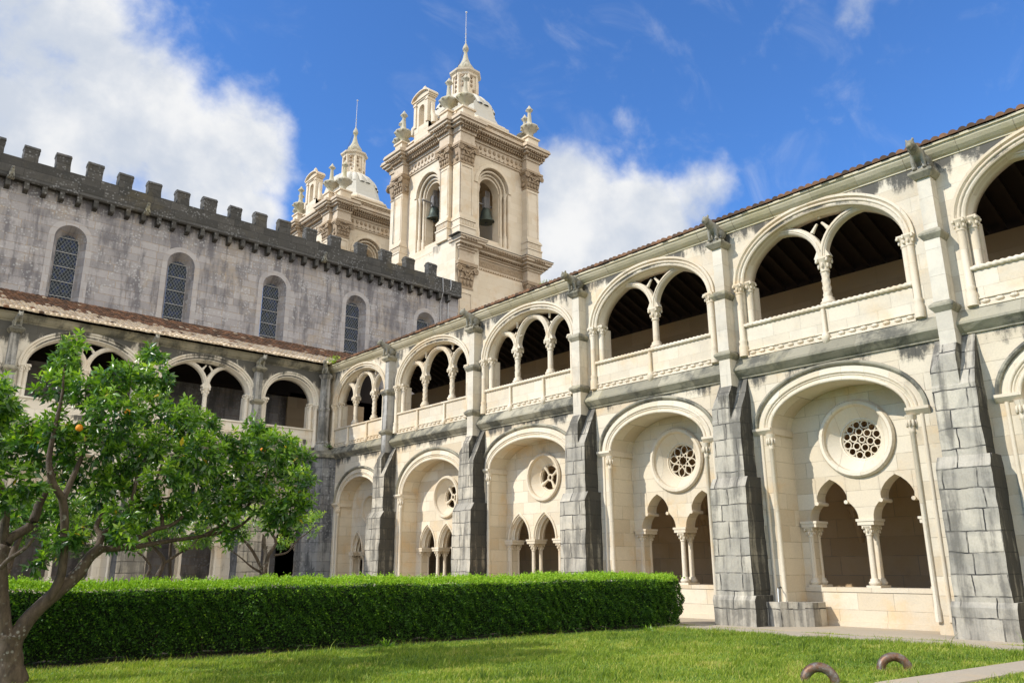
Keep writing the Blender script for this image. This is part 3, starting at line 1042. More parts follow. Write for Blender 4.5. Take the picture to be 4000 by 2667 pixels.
        lights = [lc + (i - (nl - 1) / 2) * sp for i in range(nl)]
        gap = sp / 2 - hwl
        for i, mc in enumerate(lights):
            e0 = lc - half if i == 0 else mc - sp / 2
            e1 = lc + half if i == nl - 1 else mc + sp / 2
            cu = (cusped if sub == 'cusped' else pointed)(mc, hwl, spr, lap)
            b.panel(e0, e1, spr, zt, cu, D + 1.10, D + 1.58)
            if i:
                q = mc - sp / 2
                b.add([(q - gap - .02, D + 1.1, spr), (q + gap + .02, D + 1.1, spr), (q + gap + .02, D + 1.58, spr), (q - gap - .02, D + 1.58, spr)], [(0, 1, 2, 3)])
        oe = nl / 2 * sp - gap + .02
        for q0, q1 in ((lc - half, lc - oe), (lc + oe, lc + half)):
            b.box(q0, q1, D + 1.102, D + 1.578, .98, spr + .005)
        q = 44
        Rr = .95 * rs
        top = la + .24
        angs = sorted(set([2 * PI * i / q for i in range(q)] + [math.atan2(y, x) % (2 * PI) for x in (-half, half) for y in (zt - rz_, top - rz_)]))

        def hit(a):
            ux, uz = math.cos(a), math.sin(a)
            tt = min((half / abs(ux) if abs(ux) > 1e-6 else 1e9), ((top - rz_) / uz if uz > 1e-6 else ((zt - rz_) / uz if uz < -1e-6 else 1e9)))
            return lc + ux * tt, rz_ + uz * tt
        for d_ in (D + 1.10, D + 1.58):
            for a0, a1 in zip(angs, angs[1:] + [angs[0] + 2 * PI]):
                p0, p1 = hit(a0), hit(a1)
                r_ = min(Rr, math.hypot(p0[0] - lc, p0[1] - rz_), math.hypot(p1[0] - lc, p1[1] - rz_))
                b.add([(lc + r_ * math.cos(a0), d_, rz_ + r_ * math.sin(a0)), (lc + r_ * math.cos(a1), d_, rz_ + r_ * math.sin(a1)), (p1[0], d_, p1[1]), (p0[0], d_, p0[1])], [(0, 1, 2, 3)])
        b.build('tympanum', ml, W_)
        b = MB(T)
        # splayed ring of the rose
        n = 40
        prof = [(1.02, 1.11), (1.07, 1.04), (1.02, .97), (.94, .97), (.90, 1.02), (.88, 1.10), (.60, 1.36), (.56, 1.36), (.56, 1.56), (1.0, 1.56)]
        vs = [(lc + rs * r * math.cos(2 * PI * i / n), D + d_, rz_ + rs * r * math.sin(2 * PI * i / n)) for i in range(n) for r, d_ in prof]
        m_ = len(prof)
        b.add(vs, [(i * m_ + j, i * m_ + (j + 1) % m_, ((i + 1) % n) * m_ + (j + 1) % m_, ((i + 1) % n) * m_ + j) for i in range(n) for j in range(m_)], False)
        rw = b.build('rose_window', mt, W_)
        b = MB(lambda a, d, z, T=T, lc=lc, rz_=rz_, rs=rs: T(lc + (a - lc) * rs, d, rz_ + (z - rz_) * rs))
        rose_tracery(b, lc, rz_, D + 1.44, B.get('rose', 'lobes'))
        b.build('rose_tracery', mt, rw)
        # moulded edges and cusp knobs of the lights
        for mc in lights:
            if sub == 'cusped':
                for e in (-1, 1):
                    b = MB(T)
                    b.tube([(mc + e * .42, D + 1.04, 3.23), (mc + e * .42, D + 1.62, 3.23)], .055, 8)
                    b.build('cusp', mt, W_)
            else:
                cu = pointed(mc, hwl, spr, lap)
                b = MB(T)
                b.roll(cu, .08, D + 1.09, .04, 6)
                b.sweep(cu, [(.10, D + 1.10), (.02, D + 1.11), (-.04, D + 1.2), (-.04, D + 1.5), (.10, D + 1.5)])
                b.roll(cu, -.05, D + 1.25, .04, 6)
                b.roll(cu, -.06, D + 1.42, .04, 6)
                b.build('light_moulding', mt, W_)
        # shafts in pairs, one behind the other
        spots = [lc - oe] + [lc + (i - nl / 2) * sp for i in range(1, nl)] + [lc + oe]
        aw = min(.22, gap + .05)
        for i, x in enumerate(spots):
            for dd in (1.17, 1.55):
                column(W_, T, x + (0.05 if i == nl else -.05 if i == 0 else 0), D + dd, 1.02, 1.24, spr - .43, spr - .16, .082 if nl == 2 else .075, 0, mt)
            b = MB(T)
            b.box(x - aw, x + aw, D + 1.02, D + 1.64, spr - .158, spr - .06)
            b.box(x - aw - .03, x + aw + .03, D + 1.00, D + 1.66, spr - .06, spr + .005)
            b.build('abacus', mt, W_)
            b = MB(T)
            b.box(x - .19, x + .19, D + 1.05, D + 1.66, .995, 1.06)
            b.build('shaft_plinth', mt, W_)
        # bench wall
        b = MB(T)
        b.box(lc - lw - .02, lc + lw + .02, D + 1.06, D + 1.66, -.05, .88)
        b.box(lc - lw - .02, lc + lw + .02, D + 1.04, D + 1.68, .884, 1.0)
        b.box(lc - lw - .02, lc + lw + .02, D + .98, D + 1.055, -.05, .14)
        b.build('bench_wall', ml, W_)


def buttress(W_, T, s, mats, wide=1.0, base=True):
    b = MB(T)
    w0, w1, w2 = .66 * wide, .58 * wide, .47 * wide
    # plinth, lower stage, sloping offset, upper stage, steep weathering back to the wall
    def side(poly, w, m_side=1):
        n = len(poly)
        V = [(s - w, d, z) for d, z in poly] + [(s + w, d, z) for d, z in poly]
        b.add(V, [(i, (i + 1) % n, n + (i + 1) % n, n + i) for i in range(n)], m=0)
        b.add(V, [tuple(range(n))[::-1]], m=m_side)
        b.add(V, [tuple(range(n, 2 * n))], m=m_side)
    side([(.02, -.05), (-.92, -.05), (-.92, .68), (-.84, .80), (.02, .80)], w0)
    side([(.03, .80), (-.84, .80), (-.80, 3.70), (-.64, 3.98), (.03, 3.98)], w1)
    side([(.04, 3.98), (-.63, 3.98), (-.62, 5.62), (.04, 7.02)], w2)
    b.m = 0
    q = .185
    V = [(s + .02 - q, d, z) for d, z in ((.02, 5.2), (-.612, 5.2), (-.612, 6.36), (-.44, 6.66), (.02, 6.66))] + [(s + .02 + q, d, z) for d, z in ((.02, 5.2), (-.612, 5.2), (-.612, 6.36), (-.44, 6.66), (.02, 6.66))]
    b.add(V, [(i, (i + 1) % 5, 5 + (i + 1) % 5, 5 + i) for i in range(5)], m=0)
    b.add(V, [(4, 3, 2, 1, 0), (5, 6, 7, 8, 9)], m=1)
    # shoulder on the far side where the pier above grows out of the buttress head
    V = [(s + .17, d, z) for d, z in ((.0, 5.3), (-.605, 5.3), (-.605, 6.30), (0, 6.9))] + [(s + w2 - .01, d, z) for d, z in ((.0, 5.3), (-.605, 5.3), (-.605, 6.02), (0, 6.9))]
    b.add(V, [(0, 1, 5, 4), (1, 2, 6, 5), (2, 3, 7, 6), (3, 0, 4, 7), (3, 2, 1, 0), (4, 5, 6, 7)], m=0)
    rough(b.build('buttress', [mats['butt'], mats['buttside']], W_), .22, .026, 2.0)


def upper_pier(W_, T, s, mats, rz, dark=False, dirx=None):
    mp = mats['pierdark'] if dark else mats['pier']
    b = MB(T)
    w = .185
    b.prism_s([(.02, 6.664), (-.42, 6.664), (-.42, 7.62), (.02, 7.62)], s - w, s + w)
    b.box(s - w, s + w, -.42, .02, 7.62, 9.50)
    b.box(s - w + .02, s + w - .02, -.36, .02, 9.50, 11.25)
    o = b.build('pier', mp, W_)
    for z, e in ((7.60, .10), (9.48, .09), (11.16, .11)):
        b = MB(T)
        b.frustum((s - w - .01, s + w + .01, -.43, .01), z - .12, (s - w - e, s + w + e, -.43 - e, .01), z)
        b.box(s - w - e, s + w + e, -.43 - e, .012, z, z + .055)
        b.frustum((s - w - e, s + w + e, -.43 - e, .011), z + .055, (s - w + .01, s + w - .01, -.41, .011), z + .16)
        b.build('pier_capital', mats['ledge'], o)
    b = MB(T)
    b.lathe(s, -.20, [(.20, 11.30), (.17, 11.36), (.15, 11.46), (.20, 11.50)], 10)
    b.build('pier_top', mp, o)


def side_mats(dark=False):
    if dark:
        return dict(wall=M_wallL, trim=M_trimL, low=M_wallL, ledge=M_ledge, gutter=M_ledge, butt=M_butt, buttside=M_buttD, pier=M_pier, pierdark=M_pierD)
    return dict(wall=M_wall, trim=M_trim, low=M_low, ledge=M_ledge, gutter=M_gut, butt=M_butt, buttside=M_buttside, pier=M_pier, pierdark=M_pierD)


M_gut = stone('stained_gutter_stone', (0.56, 0.50, 0.36), (0.46, 0.41, 0.27), bw=1.3, bh=5.0, joint=0.012, ochre=0.4, ochre_col=(0.42, 0.36, 0.16), stain=0.75, stain_lo=0.60,
              stain_scale=(1.0, 1.0), stain_col=(0.09, 0.09, 0.07), joint_dark=1.0)

XW, YW = 20.4, 37.8
TR = lambda s, d, z: (XW + d, s, z)
TL = lambda s, d, z: (s, YW + d, z)

wing_r = thing('cloister_wing', 'sunlit two storey cream stone cloister range with grey buttresses and round tracery windows', 'cloister', (XW, 18.0, 0))
PR = [-5.6, 0.6, 6.72, 12.92, 19.02, 25.06, 31.5]
bays_r = [
    dict(lo=-5.6, hi=.6, hw=2.46, apex=11.42, cols=[-2.5], rose='circles'),
    dict(lo=.6, hi=6.72, hw=2.46, apex=11.42, cols=[3.66], rose='petals'),
    dict(lo=6.72, hi=12.92, c=9.98, hw=2.44, apex=11.40, cols=[9.96], rose='circles'),
    dict(lo=12.92, hi=19.02, c=16.05, hw=2.42, apex=11.36, cols=[16.05], rose='petals'),
    dict(lo=19.02, hi=25.06, c=22.15, hw=2.45, apex=11.34, cols=[21.17, 23.05], rose='lobes', sub='pointed', lc=22.16, lw=2.20, lz=5.26, la=6.28, rec=.92, rz=4.86, rs=.87, nl=3, sp=1.43, hwl=.54, spr=2.56, lap=3.48),
    dict(lo=25.06, hi=31.5, c=28.45, hw=2.60, apex=11.38, cols=[27.38, 29.42], rose='lobes', sub='pointed', rope=False, lc=28.22, lw=2.26, lz=4.68, la=6.08, rec=.86, rz=4.50, rs=.86, nl=3, sp=1.38, hwl=.52, spr=2.38, lap=3.30),
    dict(lo=31.5, hi=37.75, c=34.65, hw=2.30, apex=11.34, cols=[33.75, 35.55], rose='lobes', sub='pointed', rope=False, lc=34.30, lw=1.80, lz=4.62, la=5.84, rec=.80, rz=4.28, rs=.70, nl=3, sp=1.16, hwl=.43, spr=2.28, lap=3.16),
]
mr = side_mats()
build_wing(wing_r, TR, bays_r, mr, 0, -1, 'r')
for i, s in enumerate(PR):
    buttress(wing_r, TR, s + .03, mr)
    upper_pier(wing_r, TR, s + .05, mr, 0, dark=(i == 6))
    gargoyle(wing_r, (XW - .28, s + .05, 11.36), 0.0, .96, math.radians(-24 + (8, -6, 0, 6, -4, 4, 10)[i]))

wing_l = thing('cloister_wing', 'shaded black stained cloister range under the pale tiled roof, behind the orange trees', 'cloister', (6.0, YW, 0))
PL = [-10.6, -5.2, 0.2, 5.62, 11.12, 16.32]
bays_l = [
    dict(lo=-10.6, hi=-5.2, hw=2.2, apex=11.30, cols=[-7.9], rope=False, beads=False),
    dict(lo=-5.2, hi=.2, hw=2.2, apex=11.30, cols=[-2.5], rope=False, beads=False),
    dict(lo=.2, hi=5.62, hw=2.2, apex=11.30, cols=[2.9], rope=False, beads=False),
    dict(lo=5.62, hi=11.12, c=8.50, hw=2.33, apex=11.36, cols=[8.58], rope=False, beads=False),
    dict(lo=11.12, hi=16.32, c=13.85, hw=2.22, apex=11.30, cols=[13.95], rope=False, beads=False),
    dict(lo=16.32, hi=20.35, c=18.20, hw=1.38, apex=11.12, cols=[], rope=False, beads=False, lw=1.55),
]
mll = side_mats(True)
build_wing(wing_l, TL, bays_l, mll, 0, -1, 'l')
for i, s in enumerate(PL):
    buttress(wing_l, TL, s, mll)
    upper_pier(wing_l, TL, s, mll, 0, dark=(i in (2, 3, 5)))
    gargoyle(wing_l, (s, YW - .28, 11.36), PI / 2, .82, math.radians(-24 + (4, -4, 6, 0, 5, -5)[i]))

# the dark corner buttress and the shaft above it belong to the left range
b = MB()
b.prism_z([(19.02, 37.82), (19.10, 37.30), (19.70, 36.72), (20.42, 36.62), (20.42, 37.82)], -.05, 6.95)
rough(b.build('corner_buttress', M_buttD, wing_l), .3, .03, 1.6)
b = MB()
b.prism_z([(18.95, 37.82), (19.0, 37.22), (19.62, 36.62), (20.42, 36.5), (20.42, 37.82)], 6.954, 7.10)
b.prism_z([(18.97, 37.82), (19.02, 37.24), (19.64, 36.64), (20.42, 36.52), (20.42, 37.82)], 7.10, 7.45, [(19.7, 37.82), (19.72, 37.5), (19.95, 37.2), (20.42, 37.1), (20.42, 37.82)])
b.build('corner_ledge', M_ledge, wing_l)
b = MB()
b.lathe(20.0, 37.42, [(.40, 7.3), (.40, 7.62), (.34, 7.7), (.37, 7.76), (.30, 7.86), (.29, 9.4), (.33, 9.46), (.36, 9.55), (.28, 9.62), (.27, 11.15), (.33, 11.25), (.40, 11.36), (.25, 11.45)], 8, False, PI / 8)
b.build('corner_shaft', M_pierD, wing_l)
gargoyle(wing_l, (19.86, 37.28, 11.40), PI / 4, 0.85, 0.1)

# roofs, galleries behind the arches
tile_roof('tiled_roof', TL, -12.0, 26.0, -.62, 11.90, 5.0, 14.32, wing_l, pale_rows=6)
tile_roof('tiled_roof', TR, -6.0, 37.4, -.33, 11.90, 2.0, 12.74, wing_r, pale_rows=0)


LOWD = 6.9


def gallery(W_, T, s0, s1, ridge):
    b = MB(T)
    b.box(s0, s1, 5.1, 5.5, 7.0, ridge)
    b.build('back_wall', M_back, W_)
    b = MB(T)
    b.box(s0, s1, LOWD, LOWD + .4, 0.0, 7.2)
    b.build('back_wall', M_backlow, W_)
    b = MB(T)
    b.box(s0, s1, 0.66, LOWD, 6.95, 7.28)
    b.build('gallery_floor', M_back, W_)
    b = MB(T)
    b.box(s0, s1, 1.12, LOWD, -.3, .03)
    b.build('walk_floor', M_low, W_)


gallery(wing_r, TR, -5.6, 37.9, 11.12)
gallery(wing_l, TL, -10.6, 20.38, 11.15)
b = MB(TL)
b.box(20.4, 25.5, 4.85, 4.97, 7.0, 11.15)
b.build('back_wall', M_back, wing_l)
b = MB(TR)
b.box(-5.95, -5.6, 0.0, 7.5, 0.0, 11.9)
b.build('end_wall', M_back, wing_r)
b = MB(TR)
b.box(42.8, 43.2, 0.0, 7.5, 0.0, 12.5)
b.build('end_wall', M_back, wing_r)
b = MB(TL)
b.box(-10.95, -10.6, 0.0, 5.0, 0.0, 14.0)
b.build('end_wall', M_back, wing_l)
b = MB(TR)      # rafters of the right range: a low gable, boarded above
for q in np.arange(-5.4, 37.6, .52):
    for d0, z0, d1, z1 in ((.1, 11.98, 2.0, 12.60), (2.0, 12.60, 5.3, 11.35)):
        b.add([(q, d0, z0 - .16), (q + .11, d0, z0 - .16), (q + .11, d0, z0), (q, d0, z0), (q, d1, z1 - .16), (q + .11, d1, z1 - .16), (q + .11, d1, z1), (q, d1, z1)],
              [(0, 1, 2, 3), (4, 5, 6, 7), (0, 1, 5, 4), (2, 3, 7, 6), (1, 2, 6, 5), (0, 3, 7, 4)])
b.add([(-5.9, -.2, 11.94), (37.9, -.2, 11.94), (37.9, 2.0, 12.69), (-5.9, 2.0, 12.69), (-5.9, 5.7, 11.28), (37.9, 5.7, 11.28)], [(0, 1, 2, 3), (3, 2, 5, 4)])
b.build('roof_timbers', M_timber, wing_r)
b = MB(TL)
for q in np.arange(-10.4, 20.4, .52):
    b.add([(q, 0, 12.0), (q + .11, 0, 12.0), (q + .11, 0, 12.16), (q, 0, 12.16), (q, 5, 14.12), (q + .11, 5, 14.12), (q + .11, 5, 14.28), (q, 5, 14.28)],
          [(0, 1, 2, 3), (4, 5, 6, 7), (0, 1, 5, 4), (2, 3, 7, 6), (1, 2, 6, 5), (0, 3, 7, 4)])
b.add([(-10.9, -.3, 12.04), (26, -.3, 12.04), (26, 5, 14.3), (-10.9, 5, 14.3)], [(0, 1, 2, 3)])
b.box(-10.6, 20.4, 4.6, 5.1, 11.15, 11.4)
b.box(-10.6, 26.0, 4.7, 4.98, 11.4, 14.2)
b.build('roof_timbers', M_timber, wing_l)
# corbels and rib springers on the back wall of the lower walk
for W_, T, ps in ((wing_r, TR, PR), (wing_l, TL, PL)):
    for s in ps:
        b = MB(T)
        b.lathe(s, LOWD - .02, [(.08, 2.3), (.14, 2.6), (.20, 2.95), (.24, 3.1), (.30, 3.3), (.34, 3.42), (.36, 3.5)], 10)
        for i in range(5):
            a = PI + PI * i / 4
            b.ell((s + .27 * math.cos(a), LOWD - .02 + .27 * math.sin(a), 3.22), (.07, .07, .13), 6, 4)
        for dx in (-2.2, -1.1, 0, 1.1, 2.2):
            b.tube([(s + dx * f * f, LOWD - .08 - 4.6 * f * f * (1 - abs(dx) / 4), 3.5 + 2.6 * math.sin(f * PI / 2)) for f in (0, .2, .4, .6, .8, 1)], .10, 6)
        b.build('vault_corbel', M_backlow, W_)

# ------------------------------------------------------------------ the church
YC = 42.8
church = thing('church', 'grey lichened church nave wall with battlements and leaded windows above the tiled roof', 'church', (12, YC, 0))
TC = lambda s, d, z: (s, YC + d, z)
wins = [-8.4, -2.9, 2.6, 8.10, 13.62, 19.12, 24.68, 30.12]
b = MB(TC)
edges = [-14.0] + [(a + c) / 2 for a, c in zip(wins, wins[1:])] + [32.9]
for w, e0, e1 in zip(wins, edges, edges[1:]):
    fr = arch_curve(w, .74, 17.62, .74, 12.0, 20)
    bk = arch_curve(w, .49, 17.50, .46, 12.0, 20)
    b.panel(e0, e1, 12.0, 20.2, fr, 0.0, .55, bk)
b.box(-14, 32.9, .0, .9, 0, 12.0)
b.box(32.0, 32.9, .55, 14, 12.0, 20.2)
b.build('nave_wall', M_church, church)
for w in wins:
    b = MB(TC)
    cu = arch_curve(w, .74, 17.62, .74, 12.6, 20)
    b.sweep(cu, [(.0, -.012), (.28, -.012), (.28, .02), (.0, .02)], caps=True)
    o = b.build('window', M_surround, church)
    b = MB(TC)
    cu = arch_curve(w, .5, 17.50, .47, 12.2, 20)
    n = len(cu)
    b.add([(x, .50, z) for x, z in cu], [tuple(range(n))])
    b.build('glass', M_glass, o)
    for z in np.arange(13.9, 17.9, .78):
        b = MB(TC)
        b.tube([(w - .5, .47, z), (w + .5, .47, z)], .018, 5)
        b.build('saddle_bar', M_pipe, o)
# parapet
b = MB(TC)
b.box(-14, 32.9, -.36, .30, 19.93, 21.06)
b.prism_s([(-.42, 19.98), (-.36, 19.90), (-.34, 20.10), (-.36, 20.12)], -14, 32.9)
rough(b.build('parapet', M_parapet, church), .35, .03, 1.8)
b = MB()
b.box(-.1, .12, -.36, 0.004, 0, .40)
b.prism_s([(-.36, 0), (-.30, -.05), (0, -.12), (0, 0)], -.1, .12)
co = b.build('corbel', M_parapet, church)
co.location = (4.98, YC, 19.53)
xs = list(np.arange(-13.2, 32.6, .79))
co.location = (xs[0], YC, 19.53)
for x in xs[1:]:
    put(co, (x, YC, 19.53), church)
b = MB()
b.box(-.35, .35, -.35, .18, 0, .68)
b.prism_s([(-.37, .684), (.20, .684), (.20, .75), (.06, .90), (-.22, .90), (-.37, .75)], -.37, .37)
me_ = rough(b.build('merlon', M_parapet, church), .16, .02, 4.0)
mx = [-13.0, -11.5, -10.0, -8.5, -7.0, -5.5, -4.0, -2.5, -1.0, .4, 1.35, 2.78, 4.25, 5.75, 7.2, 8.68, 10.18, 11.69, 13.22, 14.73, 16.25, 17.8, 19.32, 21.08, 22.8, 24.7, 26.59, 28.47, 30.35]
mx.remove(.4)
me_.location = (mx[0], YC, 21.055)
for x in mx[1:]:
    o = put(me_, (x, YC, 21.055), church)
    o.scale = (random.choice((-1, 1)) * random.uniform(.93, 1.07), 1, random.uniform(.93, 1.06))
    o.rotation_euler = (random.uniform(-.02, .02), random.uniform(-.025, .025), random.uniform(-.04, .04))
# little beasts on the corbel table
for x in (5.05, 11.4, 22.0):
    gargoyle(church, (x, YC - .45, 19.85), PI / 2, .7, .2)
# weathered last metres of the parapet with downpipes
b = MB(TC)
b.tube([(31.9, -.40, 21.1), (31.9, -.44, 20.6), (31.95, -.08, 19.6), (31.95, -.05, 12)], .04, 6)
b.build('downpipe', M_pipe, church)
b = MB(TC)
b.tube([(31.2, -.40, 21.1), (31.25, -.40, 20.0), (31.3, -.05, 19.3), (31.3, -.05, 12)], .03, 6)
b.build('downpipe', M_pipe, church)


# ------------------------------------------------------------------ the bell towers
CX, CY = 37.95, 48.83


def tower(dy, label, group):
    W_ = thing('bell_tower', label, 'bell tower', (CX, CY + dy, 0), group)
    cx, cy = CX, CY + dy
    hx, hy = 3.85, 4.23                       # half sizes of the body
    # face maps: s runs along the face from -half to half, d into the tower from the pilaster face
    faces = [
        (lambda s, d, z: (cx + s, cy - 4.83 + d, z), 4.15, 1.32, 4.83 - hy, 3.85),      # south
        (lambda s, d, z: (cx - 4.45 + d, cy - s, z), 3.82, 1.18, 4.45 - hx, 4.23),      # east (towards the nave)
        (lambda s, d, z: (cx - s, cy + 4.83 - d, z), 4.15, 1.32, 4.83 - hy, 3.85),
        (lambda s, d, z: (cx + 4.45 - d, cy + s, z), 3.82, 1.18, 4.45 - hx, 4.23),
    ]
    b = MB()
    b.box(cx - hx - .25, cx + hx + .25, cy - hy - .25, cy + hy + .25, 0, 23.4)
    b.box(cx - 4.45, cx - 2.2, cy - 4.80, cy - 1.9, 0.0, 25.36)               # solid pier on the nave side
    b.box(cx - 4.35, cx - 2.0, cy - 2.0, cy + 4.0, 0.0, 24.9)
    b.build('lower_shaft', M_tower, W_)
    # belfry walls with a deep arched opening in each face
    b = MB()
    b.box(cx - hx, cx + hx, cy - hy, cy + hy, 23.4, 25.42)
    for T, half, pw, off, bh in faces:
        b.T = T
        cu = arch_curve(-.30 if half > 4 else .25, 1.62, 30.85, 1.72, 26.0, 24)
        b.panel(-bh, bh, 26.0, 33.3, cu, off, off + .55)
        c2 = arch_curve(-.30 if half > 4 else .25, 1.02, 30.75, 1.10, 26.55, 24)
        if T in (faces[2][0], faces[3][0]):
            b.box(-bh + .6, bh - .6, off + .55, off + 1.3, 26.0, 33.3)
            continue
        b.panel(-bh + .6, bh - .6, 26.0, 33.3, c2, off + .55, off + 1.3)
        b.box(-bh, bh, off - .02, off + 1.25, 25.42, 26.02)
        b.box(-1.3, 1.3, off + .5, off + 1.25, 26.02, 26.55)
    b.T = lambda a, c, z: (a, c, z)
    b.box(cx - hx, cx + hx, cy - hy, cy + hy, 33.3, 34.6)
    b.build('belfry', M_tower, W_)
    for T, half, pw, off, bh in faces:
        b = MB(T)
        cc = -.30 if half > 4 else .25
        cu = arch_curve(cc, 1.62, 30.85, 1.72, None, 24)
        b.sweep(cu, [(.0, off - .01), (.0, off - .08), (.07, off - .10), (.30, off - .06), (.34, off - .01)])
        b.roll(arch_curve(cc, 1.42, 30.85, 1.5, None, 22), 0, off + .22, .09)
        b.roll(arch_curve(cc, 1.20, 30.85, 1.28, None, 22), 0, off + .45, .09)
        b.build('arch_moulding', M_tower, W_)
        for sg in (-1, 1):
            for q, dd in ((1.44, .24), (1.20, .48)):
                x = cc + sg * q
                b = MB(T)
                b.lathe(x, off + dd, [(.17, 25.95), (.17, 26.95), (.13, 27.0), (.17, 27.1), (.115, 27.2), (.11, 30.35), (.13, 30.4), (.13, 30.5), (.18, 30.75), (.20, 30.85)], 10)
                b.build('arch_shaft', M_tower, W_)
    # paired pilasters at the corners
    for fi, (T, half, pw, off, bh) in enumerate(faces):
        for sg in (-1, 1):
            a0, a1 = (half - pw, half) if sg > 0 else (-half, -half + pw)
            mid = (a0 + a1) / 2
            b = MB(T)
            b.box(a0, a1, .0, off + .3, 27.2, 31.75)
            b.box(a0 + .09, a0 + .16, -.05, .01, 27.5, 31.5)
            b.box(a1 - .16, a1 - .09, -.05, .01, 27.5, 31.5)
            b.box(a0 + .16, a1 - .16, -.05, .01, 31.42, 31.5)
            for z0, z1, e in ((25.36, 26.25, .20), (26.254, 26.36, .26), (26.364, 26.85, .15), (26.854, 26.98, .24), (26.984, 27.10, .18), (27.104, 27.22, .09)):
                b.box(a0 - e * .6, a1 + e * .6, -e, off + .3, z0, z1)
            nb = 9
            for i in range(nb):
                x = a0 - .03 + (a1 - a0 + .06) * (i + .5) / nb
                b.box(x - .035, x + .035, -.20, -.14, 26.45, 26.78)
            p = b.build('pilaster', M_tower, W_)
            corinthian(T, mid, pw / 2, off, 31.68, 33.28, p)
            # lower storey pilasters carry the string cornice on the south and west only
            if fi in (0, 3):
                b = MB(T)
                b.box(a0, a1, -.02, off + .3, 5, 21.4)
                b.box(a0 + .09, a0 + .17, -.07, .0, 8, 21.1)
                b.box(a1 - .17, a1 - .09, -.07, .0, 8, 21.1)
                b.box(a0 + .17, a1 - .17, -.07, .0, 21.02, 21.1)
                p = b.build('pilaster', M_tower, W_)
                corinthian(T, mid, pw / 2, off, 21.4, 23.4, p)
    # upper entablature
    layers = [(33.28, 33.42, .10), (33.42, 33.60, .16), (33.60, 34.30, .08), (34.30, 34.44, .20), (34.44, 34.74, .22), (34.74, 34.95, .55), (34.95, 35.16, .80), (35.16, 35.30, .95), (35.30, 35.46, .88)]
    b = MB()
    for z0, z1, e in layers:
        b.box(cx - hx - e, cx + hx + e, cy - hy - e, cy + hy + e, z0, z1)
    for T, half, pw, off, bh in faces:
        b.T = T
        for sg in (-1, 1):
            a0, a1 = (half - pw, half) if sg > 0 else (-half, -half + pw)
            for z0, z1, e in layers:
                b.box(a0 - e * .75, a1 + e * .75, -e * .9, off + .2, z0 - .006, z1 + .006)
    cor = b.build('cornice', M_corn, W_)
    for T, half, pw, off, bh in faces:
        b = MB(T)
        n = int(2 * bh / .24)
        for i in range(n):
            x = -bh + (i + .5) * 2 * bh / n
            b.box(x - .06, x + .06, off - .48, off - .2, 34.50, 34.72)
            b.box(x - .05, x + .05, off - .78, off - .5, 34.80, 34.93)
            if i % 2 == 0:
                b.ell((x + .1, off - .10, 33.95), (.16, .07, .20), 6, 4)
                b.ell((x + .1, off - .16, 33.50), (.10, .06, .07), 6, 4)
        b.build('carved_moulding', M_carve, cor)
        for sg in (-1, 1):
            b = MB(T)
            a0, a1 = (half - pw, half) if sg > 0 else (-half, -half + pw)
            for i in range(7):
                x = a0 - .15 + (a1 - a0 + .3) * (i + .5) / 7
                b.box(x - .06, x + .06, -.42, -.19, 34.50, 34.72)
                b.box(x - .05, x + .05, -.70, -.48, 34.80, 34.93)
            b.build('carved_moulding', M_carve, cor)
    # lower entablature, south and west sides
    low = [(23.38, 23.52, .06), (23.52, 23.66, .14), (23.66, 24.42, .06), (24.42, 24.58, .16), (24.58, 24.80, .30), (24.80, 25.02, .52), (25.02, 25.22, .72), (25.22, 25.34, .82)]
    b = MB()
    for fi in (0, 3):
        T, half, pw, off, bh = faces[fi]
        b.T = T
        for z0, z1, e in low:
            b.box(-half + .05, half + e * (.7 if fi == 0 else 0), off - e, off + .3, z0, z1)
            for sg in (-1, 1):
                a0, a1 = (half - pw, half) if sg > 0 else (-half, -half + pw)
                ex0 = e if not (fi == 0 and sg < 0) else e * .55
                b.box(a0 - ex0, a1 + e, -e * 1.0, off + .2, z0 - .006, z1 + .006)
    cor = b.build('cornice', M_corn, W_)
    for fi in (0, 3):
        T, half, pw, off, bh = faces[fi]
        b = MB(T)
        n = 34
        b.box(-bh + .1, bh - .1, off - .085, off + .05, 23.80, 24.32)
        for z0_, z1_, e_ in ((24.66, 24.76, .31), (25.06, 25.16, .73)):
            b.box(-half, half, off - e_ - .01, off - e_ + .1, z0_, z1_)
        for i in range(n):
            x = -half + (i + .5) * 2 * half / n
            dd = 0.0 if (x < -half + pw or x > half - pw) else off
            b.ell((x, dd - .78, 25.12), (.085, .10, .09), 6, 4)
            b.ell((x, dd - .44, 24.72), (.07, .10, .07), 6, 4)
            if dd:
                if i % 2:
                    b.ring(x, 24.04, off - .06, .17, .05, 10, 5)
                    b.ell((x + .24, off - .06, 24.0 + .12 * (-1) ** (i // 2)), (.12, .06, .07), 6, 4)
                b.ell((x, off - .14, 23.58), (.07, .06, .06), 6, 4)
        b.build('carved_moulding', M_carve, cor)
    T = faces[0][0]
    for q0, q1, e0, e1, z0 in ((-4.9, -1.98, -.86, .4, 25.347), (-1.98, 1.98, faces[0][3] - .86, faces[0][3] + .1, 25.343), (1.98, 5.0, -.86, .4, 25.347)):
        b = MB(T)
        b.box(q0, q1, e0, e1, z0, z0 + .03)
        b.build('lead_flashing', M_iron, W_)
